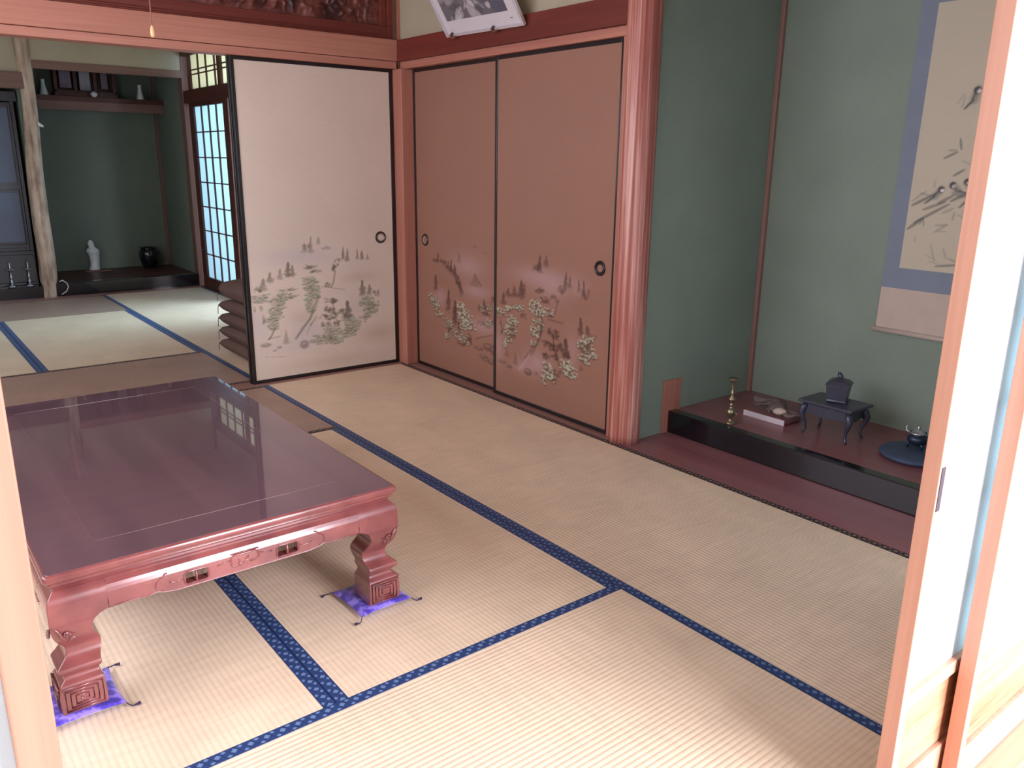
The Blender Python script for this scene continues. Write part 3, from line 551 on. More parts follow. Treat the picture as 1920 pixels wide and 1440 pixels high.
# transom windows
for k, (a, b, bars, lb) in enumerate(((-3.685, -2.965, (-3.475, -3.27, -3.055), 'yellowish transom pane with double crossbar above the lit screen'), (-2.89, -2.27, (-2.68, -2.48), 'second transom pane, cut off by the pale painted door'))):
    rt = empty('window_%d' % (k+1), (a, .03, 1.8)); tag(rt, lb, 'transom window', kind='structure')
    mb = MB(); mb.box(a-.05, a, .012, .055, 1.80, 2.10).box(b, b+.03, .012, .055, 1.80, 2.10).box(a, b, .012, .055, 1.80, 1.806).box(a, b, .012, .055, 2.094, 2.10)
    keep(mb.build('frame', W_DARK['z'], None), rt)
    keep(MB().box(a, b, .034, .035, 1.806, 2.094).build('paper', PAPER2, None), rt)
    mb = MB()
    for xx in bars: mb.box(xx-.007, xx+.007, .02, .033, 1.806, 2.094)
    for zz in (1.968, 1.930): mb.box(a, b, .022, .033, zz-.005, zz+.005)
    keep(mb.build('lattice', W_DARK['z'], None), rt)

# pale gnarled pillar
def pilf(th, z):
    return 1+.13*noise.noise(Vector((math.cos(th)*1.6, math.sin(th)*1.6, z*2.2)))+.06*noise.noise(Vector((math.cos(th)*6, math.sin(th)*6, z*2.0+5)))
mb = MB(); rings = []
for i in range(70):
    z = -.03+2.48*i/69; cy = -1.304+.045*min(1, z/2.0)+.008*math.sin(z*5); cx = -3.90; r = .062+.006*math.sin(z*3.1)
    if z < .12: r *= .86
    rings.append([(cx+r*pilf(2*math.pi*k/40, z)*math.cos(2*math.pi*k/40), cy+r*pilf(2*math.pi*k/40, z)*math.sin(2*math.pi*k/40), z) for k in range(40)])
mb.loft(rings)
m, nt, p = newmat('pale_gnarled_wood'); n1 = noise_tex(nt, 30, (1, 1, .08), 4); n2 = noise_tex(nt, 12, (1, 1, .4), 3)
f = mth(nt, 'ADD', mth(nt, 'MULTIPLY', n1, .5), mth(nt, 'MULTIPLY', n2, .5))
nt.links.new(ramp(nt, f, [(.36, srgb(128, 108, 92)), (.48, srgb(176, 156, 138)), (.62, srgb(204, 188, 170))]), p.inputs['Base Color']); p.inputs['Roughness'].default_value = .6; bump(nt, p, f, .6, .01)
pl = tag(mb.build('gnarled_pillar', m, smooth=True), 'pale gnarled tree trunk pillar between altar and far alcove', 'pillar', kind='structure')
keep(MB().loft([[(-3.845, -1.225+.01*c, 1.47+.018*s_) for c, s_ in ((0, -1), (1, -.5), (1, .5), (0, 1))], [(-3.84, -1.19+.006*c, 1.45+.010*s_) for c, s_ in ((0, -1), (1, -.5), (1, .5), (0, 1))]]).build('knot_stub', plain('white_plug', srgb(205, 215, 205), .6), None, bevel=.003), pl)

# ================================================================== TATAMI
def tatami(x0, y0, along, label, group, mat=TAT, b0=NAVY, b1=NAVY, L=1.82, W=.91):
    """b0 borders the y0 (or right, for mats laid along y) side, b1 the opposite one"""
    g = .0012
    root = empty('tatami_mat', (x0, y0, 0) if along == 'x' else (x0+W, y0, 0), 0 if along == 'x' else math.pi/2)
    tag(root, label, 'tatami mat', group)
    o = MB().box(g, L-g, g, W-g, -.031, -.0012).build('rush_cover', mat, root)
    bv = o.modifiers.new('bevel', 'BEVEL'); bv.width = .0015
    for (ya, yb, bm_) in ((g, .0315, b0), (W-.0315, W-g, b1)):
        if bm_ is None: continue
        o = MB().box(g, L-g, ya, yb, -.03, .0).build('cloth_border', bm_, root)
        uv = o.data.uv_layers.new(name='UVMap')
        for lp in o.data.loops:
            c = o.data.vertices[lp.vertex_index].co; uv.data[lp.index].uv = (c.x, c.y-ya)
    return root
GN, GF = 'tatami mats of the near room', 'tatami mats of the far room'
tatami(0, -.91, 'x', 'tatami mat along the closet doors, from the corner post to the ribbed pillar', GN, b1=MAROON)
tatami(1.82, -.91, 'x', 'tatami mat along the alcove plank, ending at the white paper screen', GN, b1=MAROON)
tatami(0, -2.73, 'y', 'brownish tatami mat at the room threshold, mostly behind the low table', GN, TAT_SHADED, MAROON, MAROON)
tatami(.91, -1.82, 'x', 'tatami mat under the right side of the low table', GN)
tatami(.91, -2.73, 'x', 'tatami mat under the left side of the low table', GN)
tatami(2.73, -2.73, 'y', 'strongly ribbed tatami mat nearest the viewer, across the foreground', GN)
tatami(0, -3.64, 'x', 'tatami mat along the left wall by the room threshold', GN)
tatami(1.82, -3.64, 'x', 'tatami mat along the left wall by the veranda', GN)
F0 = -.12
tatami(F0-1.82, -.91, 'x', 'far room tatami mat carrying the cushion stack', GF)
tatami(F0-3.64, -.91, 'x', 'far room tatami mat lit bright beside the lattice screen', GF)
tatami(F0-.91, -2.73, 'y', 'brownish far room tatami mat along the threshold, behind the table top', GF, TAT_SHADED, MAROON, MAROON)
tatami(F0-2.73, -1.82, 'x', 'pale far room tatami mat in the middle between two blue borders', GF)
tatami(F0-2.73, -2.73, 'x', 'far room tatami mat left of the wide blue border, cut by the left edge', GF)
tatami(F0-3.64, -2.73, 'y', 'brownish far room tatami mat in front of the gnarled pillar', GF, TAT_SHADED, None, MAROON)
tatami(F0-1.82, -3.64, 'x', 'far room tatami mat along the left wall by the threshold', GF)
tatami(F0-3.64, -3.64, 'x', 'far room tatami mat along the left wall by the altar', GF)
# ================================================================== LOW TABLE
TX0, TX1, TY0, TY1, TZ = 1.004, 2.445, -2.334, -1.479, .362
m, nt, p = newmat('red_lacquered_wood')
n = noise_tex(nt, 10, (.3, 1, 1), 4)
nt.links.new(ramp(nt, n, [(.35, srgb(104, 50, 52)), (.65, srgb(134, 72, 70))]), p.inputs['Base Color'])
p.inputs['Roughness'].default_value = .3; p.inputs['Coat Weight'].default_value = 1; p.inputs['Coat Roughness'].default_value = .12
REDL = m
m, nt, p = newmat('dark_glossy_table_top')
n = noise_tex(nt, 8, (.15, 1.6, 1), 4)
nt.links.new(ramp(nt, n, [(.3, srgb(82, 60, 74)), (.7, srgb(100, 74, 86))]), p.inputs['Base Color'])
p.inputs['Roughness'].default_value = .25; p.inputs['Coat Weight'].default_value = 1; p.inputs['Coat Roughness'].default_value = .02
TOPM = m
INLAY = plain('table_inlay_line', srgb(118, 88, 92), .3, coat=1)
table = empty('low_table', ((TX0+TX1)/2, (TY0+TY1)/2, 0)); tag(table, 'low dark red lacquered table with carved apron and scroll legs', 'table')
def rrect(d, z, rc=.012, n=4):
    """rounded rectangle outline inset by d at height z"""
    x0, x1, y0, y1 = TX0+d, TX1-d, TY0+d, TY1-d; r = max(.002, rc-d*.3); P = []
    for cx, cy, a0 in ((x1-r, y1-r, 0), (x0+r, y1-r, 90), (x0+r, y0+r, 180), (x1-r, y0+r, 270)):
        for k in range(n+1):
            a = math.radians(a0+90*k/n); P.append((cx+r*math.cos(a), cy+r*math.sin(a), z))
    return P
mb = MB(); mb.mi = 0
prof = [(.0075, TZ), (.004, TZ-.0006), (.0015, TZ-.003), (0, TZ-.008), (.0006, TZ-.016), (.004, TZ-.0205), (.0075, TZ-.0222), (.0095, TZ-.0232), (.0085, TZ-.0245), (.0085, TZ-.0275), (.011, TZ-.031), (.0155, TZ-.036), (.0185, TZ-.0405), (.019, TZ-.043)]
mb.loft([rrect(d, z) for d, z in prof], cap=False); mb.mi = 0
mb.add(rrect(.019, TZ-.043), [tuple(range(20))[::-1]])
e = mb.build('edge_moulding', REDL, None, smooth=True); keep(e, table)
mb = MB(); mb.loft([rrect(.0074, TZ), rrect(.0078, TZ+.0006)], cap=True)
top = keep(mb.build('table_top', TOPM, None), table)
mb = MB()
for a, b in ((.125, .1262),):
    x0, x1, y0, y1 = TX0+a, TX1-a, TY0+a, TY1-a; q = b-a; z0, z1 = TZ+.0004, TZ+.0009
    mb.box(x0, x1, y0, y0+q, z0, z1).box(x0, x1, y1-q, y1, z0, z1).box(x0, x0+q, y0, y1, z0, z1).box(x1-q, x1, y0, y1, z0, z1)
keep(mb.build('inlay_line', INLAY, None), table)
# legs: outer silhouette offset o(z), inner contour i(z)
ZS = [(.024, .003, .093), (.030, .001, .095), (.060, .000, .094), (.090, .002, .093), (.096, .006, .090), (.101, .013, .088), (.108, .017, .086), (.114, .015, .088), (.119, .009, .090), (.125, .004, .092), (.130, .002, .0915), (.136, .005, .091), (.143, .014, .093), (.150, .022, .096), (.158, .027, .0985), (.168, .028, .100), (.178, .0255, .099), (.188, .019, .094), (.198, .012, .0885), (.208, .007, .084), (.218, .004, .082), (.228, .002, .084), (.238, .001, .089), (.247, .000, .100), (.254, .000, .118), (.262, .0, .122), (.275, .0, .122), (.288, .0005, .122), (.298, .002, .122), (.306, .006, .122), (.313, .012, .122), (.319, .018, .122)]
def leg_pt(sx, sy, a, b, z):
    cx = TX1 if sx > 0 else TX0; cy = TY1 if sy > 0 else TY0
    return (cx-sx*a, cy-sy*b, z)
# apron: a side runs along s (0..L) with outward face
def apron(L, P, holes):
    """P(s, d, z): s along the side, d inward depth"""
    so = .118; mb = MB(); segs = []
    S = [so, .15, .18, .205, .222, .236, .262]; mid = [L-s for s in reversed(S)]
    zb = {so: .2535, .15: .2545, .18: .2535, .205: .2530, .222: .256, .236: .2505, .262: .2465}
    hs = []
    for (h0, h1) in holes: hs += [h0, h1]
    body = sorted(set(S+hs+[L/2]+mid))
    def bot(s):
        t = min(s, L-s)
        for a, b in zip(S[:-1], S[1:]):
            if a <= t <= b+1e-9: return zb[a]+(zb[b]-zb[a])*(t-a)/(b-a)
        return .2465
    col = [(None, 0), (.257, 0), (.283, 0), (.292, .0005), (.300, .0025), (.307, .0065), (.313, .012), (.319, .018)]
    grid = {}
    def vid(i, j, back):
        k = (i, j, back)
        if k not in grid:
            s = body[i]; z, d = col[j]; z = bot(s) if z is None else max(z, bot(s)+.002*j)
            grid[k] = len(mb.v); mb.v.append(P(s, .024 if back else d, z))
        return grid[k]
    def ishole(i, j):
        if j != 1: return False
        c = (body[i]+body[i+1])/2
        return any(a < c < b for a, b in holes)
    def q(*a): mb.f.append(a); mb.m.append(0)
    n = len(body)-1; mm = len(col)-1
    for i in range(n):
        for j in range(mm):
            if ishole(i, j): continue
            q(vid(i, j, 0), vid(i+1, j, 0), vid(i+1, j+1, 0), vid(i, j+1, 0)); q(vid(i, j, 1), vid(i, j+1, 1), vid(i+1, j+1, 1), vid(i+1, j, 1))
            for (ii, jj, e0, e1) in ((i-1, j, (i, j), (i, j+1)), (i+1, j, (i+1, j), (i+1, j+1)), (i, j-1, (i, j), (i+1, j)), (i, j+1, (i, j+1), (i+1, j+1))):
                if ii < 0 or jj < 0 or ii >= n or jj >= mm or ishole(ii, jj): q(vid(*e0, 0), vid(*e1, 0), vid(*e1, 1), vid(*e0, 1))
    return mb
def relief(L, P, holes, full=True):
    """raised carved lines on an apron face"""
    mb = MB(); t = lambda pts, r=.0022: mb.tube([P(s, -.0003, z) for s, z in pts], r, 6)
    edge = [(.118, .2555), (.15, .2565), (.18, .2555), (.205, .255), (.222, .258), (.236, .2525), (.262, .2485)]
    t(edge+[(L-s, z) for s, z in reversed(edge)], .0019)
    for f in (lambda s: s, lambda s: L-s):
        t([(f(s), z) for s, z in ((.236, .254), (.226, .258), (.219, .268), (.222, .280), (.230, .287), (.236, .289), (.240, .295), (.246, .297))], .0018)
    for g, mir in ((holes[0], 1), (holes[-1], -1)):
        pass
    def rr(a, b, z0, z1, r=.0022):
        e = .006
        t([(a+e, z0), (b-e, z0), (b, z0+e), (b, z1-e), (b-e, z1), (a+e, z1), (a, z1-e), (a, z0+e), (a+e, z0)], r)
    HA = [(holes[0][0], holes[1][1]), (holes[2][0], holes[3][1])]
    for k, (a, b) in enumerate(HA):
        rr(a-.003, b+.003, .2545, .2855)
        t([((holes[k*2][1]+holes[k*2+1][0])/2, .256), ((holes[k*2][1]+holes[k*2+1][0])/2, .284)], .003)
        s0 = a-.003 if k == 0 else b+.003; d = -1 if k == 0 else 1
        t([(s0, .272), (s0+d*.016, .270), (s0+d*.024, .268), (s0+d*.028, .272), (s0+d*.034, .273)], .002)
    c = L/2; H = .034
    t([(c-H, .297), (c+H, .297)], .0016)
    t([(c-.010, .266), (c-H+.006, .263), (c-H, .270), (c-H, .286), (c-H+.006, .293), (c+H-.008, .293), (c+H-.001, .287), (c+H, .274), (c+H-.008, .268), (c+.014, .268)])
    t([(c-.016, .280), (c-.012, .274), (c-.017, .270), (c-.010, .266), (c-.002, .269), (c+.006, .276), (c+.008, .284), (c+.002, .278), (c+.014, .268)], .002)
    for sg in (-1, 1): t([(c+sg*(H), .284), (c+sg*(H+.018), .282), (c+sg*(H+.024), .279), (c+sg*(H+.034), .279)], .002)
    return mb
LX, LY = TX1-TX0, TY1-TY0
cfg = [('x+', LY, lambda s, d, z: (TX1-d, TY0+s, z)), ('x-', LY, lambda s, d, z: (TX0+d, TY1-s, z)), ('y+', LX, lambda s, d, z: (TX1-s, TY1-d, z)), ('y-', LX, lambda s, d, z: (TX0+s, TY0+d, z))]
for nm, L, P in cfg:
    if L < 1: H = [(.286, .309), (.3125, .336), (L-.345, L-.322), (L-.3185, L-.293)]
    else: H = [(.40, .425), (.429, .455), (L-.455, L-.429), (L-.425, L-.40)]
    a = apron(L, P, H).build('apron', REDL, None); keep(a, table)
    r = relief(L, P, H).build('relief_carving', REDL, None, smooth=True); keep(r, a)
for sx, sy in ((1, 1), (1, -1), (-1, 1), (-1, -1)):
    rings = []
    for z, o_, i_ in ZS:
        rings.append([leg_pt(sx, sy, a, b, z) for a, b in ((o_, o_), (i_, o_), (i_, i_), (o_, i_))])
    lg = keep(MB().loft(rings).build('leg', REDL, None, smooth=True, bevel=.0025, bseg=2), table)
    for pl_ in lg.data.polygons: pl_.use_smooth = True
    bv = lg.modifiers.new('n', 'WEIGHTED_NORMAL'); bv.keep_sharp = True
    # square key pattern on the foot, curls on the knee
    F = (lambda b, z: leg_pt(sx, sy, -.0008, b, z), lambda b, z: leg_pt(sx, sy, b, -.0008, z))
    for f in F:
        c = .047; mb = MB()
        path = [(-.040, .088), (.040, .088), (.040, .032), (-.036, .032), (-.036, .081), (.030, .081), (.030, .039), (-.026, .039), (-.026, .074), (.020, .074), (.020, .046), (-.016, .046), (-.016, .067), (.010, .067), (.010, .054), (-.005, .054), (-.005, .060)]
        mb.tube([f(c+a, z) for a, z in path], .0022, 5)
        keep(mb.build('key_pattern', REDL, None, smooth=True), lg)
        mb = MB(); mb.tube([f(b, z) for b, z in ((.004, .242), (.012, .236), (.018, .226), (.022, .214), (.028, .207))], [.001, .003, .0035, .003, .001], 6)
        for b, z in ((.034, .216), (.042, .206), (.030, .220)):
            mb.tube([f(b+.006*math.cos(q)*.8, z+.005*math.sin(q)) for q in (0, .9, 1.8, 2.7, 3.6)], .0026, 6)
        keep(mb.build('flower_carving', REDL, None, smooth=True), lg)

# ---- purple cushions under the feet
m, nt, p = newmat('purple_brocade'); n = noise_tex(nt, 42, detail=3)
nt.links.new(ramp(nt, n, [(.40, srgb(58, 44, 150)), (.50, srgb(84, 66, 186)), (.60, srgb(140, 120, 222))]), p.inputs['Base Color']); p.inputs['Roughness'].default_value = .38; p.inputs['Sheen Weight'].default_value = .3
PURP = m; TASSEL = plain('dark_purple_tassel', srgb(44, 30, 66), .8)
def cushion_mesh(hw, hd, th, n=26, pw=3.0, seed=0, wr=.0, ex=.55):
    mb = MB(); vs = []; fs = []
    def H(u, v):
        e = max(0, 1-abs(u)**pw)*max(0, 1-abs(v)**pw); return th*.5*(e**ex)
    for side in (1, -1):
        for j in range(n+1):
            for i in range(n+1):
                u = -1+2*i/n; v = -1+2*j/n
                pin = 1-.06*(1-abs(u)**2)*0-.07*(1-u*u)*abs(v)**4-.07*(1-v*v)*abs(u)**4
                q = wr*noise.noise(Vector((u*4+seed, v*4, side)))
                vs.append((u*hw*(1-.07*(1-v*v)*abs(u)**3), v*hd*(1-.07*(1-u*u)*abs(v)**3), th*.5+side*H(u, v)+q*(H(u, v)/th)))
    m_ = (n+1)**2
    for s in range(2):
        for j in range(n):
            for i in range(n): a = s*m_+j*(n+1)+i; fs.append((a, a+1, a+n+2, a+n+1) if s == 0 else (a, a+n+1, a+n+2, a+1))
    mb.add(vs, fs); return mb
feet = [(1, 1, 'purple cushion under the table foot with its front and inner side in full view'), (1, -1, 'purple cushion under the table foot beside the left orange stile'), (-1, 1, 'purple cushion under the far table foot toward the alcove side'), (-1, -1, 'purple cushion under the hidden far left table foot')]
for k, (sx, sy, lb) in enumerate(feet):
    c = leg_pt(sx, sy, .048, .048, 0); 
    root = empty('foot_cushion', (c[0]-(.028 if sx > 0 else 0), c[1]-.002, .0), .04 if k == 0 else 0); tag(root, lb, 'cushion', 'purple cushions under the table feet')
    cushion_mesh(.086, .082, .024, seed=k*3.1, wr=.004).build('pad', PURP, root, smooth=True)
    for a, b in ((1, 1), (1, -1), (-1, 1), (-1, -1)):
        x, y = a*.084, b*.080
        pts = [(x, y, .012), (x+a*.006, y+b*.006, .006), (x+a*.011, y+b*.011, .004), (x+a*.012, y+b*.016, .004)]
        mb = MB(); mb.tube(pts, [.0012, .0012, .0015, .0012], 6); mb.tube([pts[-1], (x+a*.011, y+b*.022, .004), (x+a*.009, y+b*.028, .004)], [.0018, .003, .004], 8)
        mb.build('tassel', TASSEL, root, smooth=True)

# ---- stack of brown floor cushions behind the pale door
ZAB = plain('brown_floor_cushion_cloth', srgb(98, 76, 70), .7, var=.08)
names = ['bottom brown floor cushion of the stack', 'second brown floor cushion from the bottom of the stack', 'middle brown floor cushion of the stack of five', 'second brown floor cushion from the top of the stack', 'topmost plump brown floor cushion of the stack']
for k in range(5):
    root = empty('floor_cushion', (-.665+.005*(k % 2), -.535+.006*k, .002+.0835*k), .02*(k-2)*.5); tag(root, names[k], 'floor cushion', 'stack of brown floor cushions')
    hw, hd = .29, .285
    cushion_mesh(hw, hd, .106 if k < 4 else .150, n=36, pw=2.3, seed=k*7, ex=.2).build('pad', ZAB, root, smooth=True)
    for a, b in ((-1, -1), (1, -1)):
        MB().tube([(a*hw*.995, b*hd*.995, .054), (a*hw*1.005, b*hd*1.005, .03), (a*hw*1.01, b*hd*1.01, -.005 if k else .008)], .0022, 5).build('tassel', ZAB, root)

# ---- pull cord
cd = empty('pull_cord', (1.82, -1.826, 2.45)); tag(cd, 'light pull cord with a small tan bobbin hanging over the table', 'pull cord')
keep(MB().tube([(1.82, -1.824, 2.45), (1.82, -1.823, 2.0), (1.82, -1.827, 1.553)], .0016, 6).build('cord', plain('brown_cord', srgb(120, 84, 74), .8), None), cd)
keep(MB().lathe([(.001, 0), (.0045, .002), (.0055, .010), (.0045, .022), (.002, .029), (.001, .031)], (1.82, -1.827, 1.524), 14).build('bobbin', plain('tan_bobbin', srgb(226, 180, 130), .4), None, smooth=True), cd)

# ---- framed ink print leaning out over the closet beam
U = Vector((1, 0, -.0176)).normalized(); V_ = Vector((0, -.545, .838)); V_ = (V_-U*V_.dot(U)).normalized(); NRM = U.cross(V_)
if NRM.y > 0: NRM = -NRM
O_ = Vector((.533, -.008, 1.829))
def pp(u, v, d=0): return tuple(O_+U*u+V_*v+NRM*d)
pf = empty('framed_picture', (.845, -.01, 1.84)); tag(pf, 'silver framed grey ink print leaning out above the closet beam', 'picture')
SILF = plain('silver_frame', srgb(214, 212, 218), .25, .6)
PW, PH = .628, .46
def pbox(mb, u0, u1, v0, v1, d0, d1):
    return mb.add([pp(u, v, d) for d in (d0, d1) for v in (v0, v1) for u in (u0, u1)], [(0, 2, 3, 1), (4, 5, 7, 6), (0, 1, 5, 4), (2, 6, 7, 3), (0, 4, 6, 2), (1, 3, 7, 5)])
mb = MB(); pbox(mb, 0, .012, 0, PH, 0, .018); pbox(mb, PW-.012, PW, 0, PH, 0, .018); pbox(mb, .012, PW-.012, 0, .012, 0, .018); pbox(mb, .012, PW-.012, PH-.012, PH, 0, .018)
keep(mb.build('frame', SILF, None, bevel=.002), pf)
keep(pbox(MB(), .012, PW-.012, .012, PH-.012, .002, .006).build('mount', plain('white_mount', srgb(206, 204, 212), .5, coat=.8), None), pf)
cv = Canvas(.052, PW-.085, .075, PH-.05, .004, srgb(104, 102, 110))
rr_ = np.random.RandomState(12)
for q in range(120):
    u, v = rr_.uniform(.05, .55), rr_.uniform(.07, .41); g = rr_.choice([84, 92, 100, 150, 178, 196]); 
    cv.blob(u, v, rr_.uniform(.008, .05), rr_.uniform(.008, .03), srgb(g, g-3, g+4), .75, .25, rr_.uniform(-1.2, 1.2))
for q in range(26):
    u, v = rr_.uniform(.15, .45), rr_.uniform(.1, .38); cv.stroke([(u, v), (u+rr_.uniform(-.05, .05), v+rr_.uniform(.02, .08))], .007, srgb(196, 190, 188) if q % 2 else srgb(70, 66, 74), .8)
cv.blob(.50, .10, .06, .07, srgb(86, 88, 106), .9, .2)
keep(cv.mesh('print', lambda u, v: pp(u, v, .007), paint_mat('ink_print', .4), None), pf)
keep(pbox(MB(), PW-.088, PW-.068, .040, .043, .006, .0066).build('signature', plain('ink_mark', srgb(70, 66, 74), .6), None), pf)
for u in (.055, .40):
    mb = MB(); c = pp(u, .004, .012)
    mb.tube([(c[0], c[1]-.006, c[2]+.012), (c[0], c[1]-.014, c[2]-.002), (c[0]+.004, c[1]-.008, c[2]-.014), (c[0]+.03, c[1]+.0, c[2]-.006)], [.006, .009, .007, .004], 8)
    keep(mb.build('peg', plain('brown_peg', srgb(96, 56, 42), .5), None, smooth=True), pf)

# ================================================================== ALCOVE THINGS (near room)
AZ = .1015
sc = empty('hanging_scroll', (2.8, .92, 2.1)); tag(sc, 'hanging scroll of small birds on bamboo with blue grey borders', 'scroll')
SL = lambda z: .012*(z-.523)
def sbox(mb, x0, x1, z0, z1, y0, y1):
    return mb.add([(x+SL(z), y, z) for y in (y0, y1) for z in (z0, z1) for x in (x0, x1)], [(0, 2, 3, 1), (4, 5, 7, 6), (0, 1, 5, 4), (2, 6, 7, 3), (0, 4, 6, 2), (1, 3, 7, 5)])
XL, XR, XI, XJ = 2.487, 3.107, 2.553, 3.041
keep(sbox(MB(), XL, XR, .714, 2.10, .919, .922).build('border', plain('blue_grey_silk', srgb(128, 140, 158), .7, var=.04), None), sc)
PINKSILK = plain('pale_pinkish_silk', srgb(200, 184, 172), .7, var=.04)
keep(sbox(MB(), XL, XR, .535, .714, .919, .922).build('lower_strip', PINKSILK, None), sc)
keep(sbox(MB(), XL, XR, 1.92, 2.10, .9165, .9185).build('upper_strip', PINKSILK, None), sc)
cv = Canvas(XI, XJ, .802, 1.835, .004, srgb(206, 198, 178))
INK = srgb(84, 88, 92)
for f in S1:
    if f[0] == 'L':
        for w_, al in ((f[2], f[3]*.72),): cv.stroke(f[1], w_*.9, INK, al, True)
    else:
        (u0, v0), (u1, v1), (u2, v2) = f[1]; q = f[2]
        cv.stroke([(u0, v0), (u1, v1)], q*1.5, srgb(140, 136, 128), .8); cv.stroke([(u1, v1), (u2, v2)], q*.5, INK, .85, True)
        cv.blob(u0, v0, q*.7, q*.7, srgb(70, 72, 78), .9, .2); cv.blob(u0+q*.25, v0-q*.15, q*.45, q*.38, srgb(224, 222, 214), 1, .2)
        cv.stroke([(u0, v0+q*.35), (u1-q*.3, v1)], q*.35, INK, .7)
keep(cv.mesh('painting', lambda u, v: (u+SL(v), .9178, v), SCROLLP, None), sc)
mb = MB(); mb.tube([(XL-.012, .915, .529), (XR+.012, .915, .529)], .011, 14); keep(mb.build('roller', plain('pale_roller', srgb(196, 182, 172), .5), None, smooth=True), sc)
mb = MB(); mb.tube([(XL, .915, 2.105), (XR, .915, 2.105)], .008, 10); mb.tube([(XL+.15, .92, 2.11), (2.80, .92, 2.2), (XR-.15, .92, 2.11)], .002, 5); keep(mb.build('hanger', plain('hanger_wood', srgb(120, 96, 84), .6), None), sc)

BRASS = plain('tarnished_brass', srgb(150, 142, 118), .28, .85)
cs = empty('brass_vase', (2.155, .388, AZ)); tag(cs, 'slender brass flower vase with wide rim near the alcove corner', 'vase')
prof = [(.001, 0), (.021, 0), (.023, .003), (.022, .007), (.012, .012), (.0075, .022), (.009, .028), (.017, .040), (.022, .052), (.021, .062), (.013, .072), (.008, .078), (.0075, .084), (.012, .088), (.0075, .092), (.010, .102), (.0165, .112), (.016, .118), (.008, .126), (.0065, .134), (.010, .140), (.0065, .146), (.0060, .170), (.0075, .186), (.012, .197), (.022, .203), (.0245, .206), (.023, .209), (.008, .205), (.004, .190), (.001, .189)]
bd = MB().lathe(prof, n=36).build('body', BRASS, cs, smooth=True)
for sg in (-1, 1):
    mb = MB(); mb.tube([(sg*.020, -.004*sg, .046), (sg*.028, -.004*sg, .046), (sg*.032, -.004*sg, .053), (sg*.027, -.004*sg, .059), (sg*.020, -.004*sg, .058)], .0022, 6); mb.build('handle', BRASS, cs, smooth=True)

bs = empty('display_board', (2.214, .62, AZ)); tag(bs, 'flat dark board with a white front edge under the driftwood', 'board')
MB().box(-.107, .107, -.066, .07, .004, .0235).build('slab', W_PLANK['x'], bs, bevel=.001)
MB().box(-.107, .107, -.070, -.066, 0, .025).build('white_edge', plain('white_board_edge', srgb(205, 198, 204), .5), bs, bevel=.0005)
for xx in (-.09, .09): MB().box(xx-.01, xx+.01, -.05, .06, 0, .004).build('runner', W_DARK['y'], bs)
# driftwood: wing-like slab with a pale lump
dw = empty('driftwood_ornament', (2.22, .63, AZ+.0235)); tag(dw, 'gnarled grey driftwood ornament lying on the white edged board', 'ornament')
mb = MB(); vs = []; fs = []; NN = 34
for j in range(13):
    for i in range(NN+1):
        t = i/NN; sw = (j/12-.5)
        wdt = .045*(math.sin(math.pi*min(1, t*1.05))**.6+.02)*(1+.35*math.sin(t*17))
        x = -.115+.26*t; y = .02*math.sin(t*6)+sw*2*wdt; z = .016+.040*math.exp(-((t-.42)/.22)**2)*(1-abs(sw)*1.2)+.022*(1-t)*max(0, sw*2)+.010*noise.noise(Vector((t*9, sw*5, 1)))+.018*abs(t-.5)
        vs.append((x, y, z))
for j in range(12):
    for i in range(NN): a = j*(NN+1)+i; fs.append((a, a+1, a+NN+2, a+NN+1))
o = mb.add(vs, fs).build('slab', plain('grey_driftwood', srgb(112, 98, 96), .7, var=.3), dw, smooth=True); sd = o.modifiers.new('s', 'SOLIDIFY'); sd.thickness = .009; sd.offset = -1
for (a, b) in (((-.03, -.012, .016), (-.012, -.030, .0015)), ((-.012, .01, .02), (.004, .02, .001)), ((.05, -.01, .02), (.045, -.022, .001))):
    MB().tube([a, ((a[0]+b[0])/2+.004, (a[1]+b[1])/2, (a[2]+b[2])/2), b], [.008, .005, .004], 8).build('stub', plain('driftwood_stub', srgb(130, 112, 106), .7), dw, smooth=True)
mb = MB(); rings = []
for i in range(9):
    t = i/8; r = .024*math.sin(math.pi*(.08+.84*t))
    rings.append([(.012+.07*t+.0*k, -.038+r*math.cos(2*math.pi*k/12)*(1+.2*noise.noise(Vector((t*4, k, 0)))), .020+.008*t+r*.72*math.sin(2*math.pi*k/12)) for k in range(12)])
mb.loft(rings).build('pale_lump', plain('pale_stone', srgb(196, 180, 172), .6, var=.12), dw, smooth=True)

# small cabriole stand
DKB = plain('dark_bronze_blue', srgb(66, 70, 88), .45, .3, coat=.3)
st = empty('small_stand', (2.515, .612, AZ)); tag(st, 'small dark stand with curved legs in the middle of the alcove', 'stand')
TH = .152
MB().box(-.122, .122, -.087, .087, TH-.012, TH).box(-.108, .108, -.073, .073, TH-.018, TH-.012).build('top', DKB, st, bevel=.002)
mb = MB()
for sgn in (-1, 1):
    P_ = [(x/10*.1, TH-.018) for x in range(-10, 11, 20)]
    arch = [(-.098, TH-.018), (-.098, .088), (-.07, .094), (-.04, .088), (0, .084), (.04, .088), (.07, .094), (.098, .088), (.098, TH-.018)]
    mb.prism(arch, sgn*.066, sgn*.060, lambda p_, d: (p_[0], d, p_[1])); arch2 = [(a*.62, b) for a, b in arch]
    mb.prism(arch2, sgn*.098, sgn*.092, lambda p_, d: (d, p_[0], p_[1]))
mb.build('apron', DKB, st, bevel=.001)
for sx in (-1, 1):
    for sy in (-1, 1):
        q = lambda o_, z: (sx*(.094+o_), sy*(.060+o_*.7), z)
        MB().tube([q(0, TH-.02), q(.010, .115), q(.016, .095), q(.010, .070), q(.0, .045), q(-.002, .022), q(.004, .008), q(.009, .003)], [.012, .015, .014, .010, .007, .006, .007, .005], 10).build('leg', DKB, st, smooth=True)
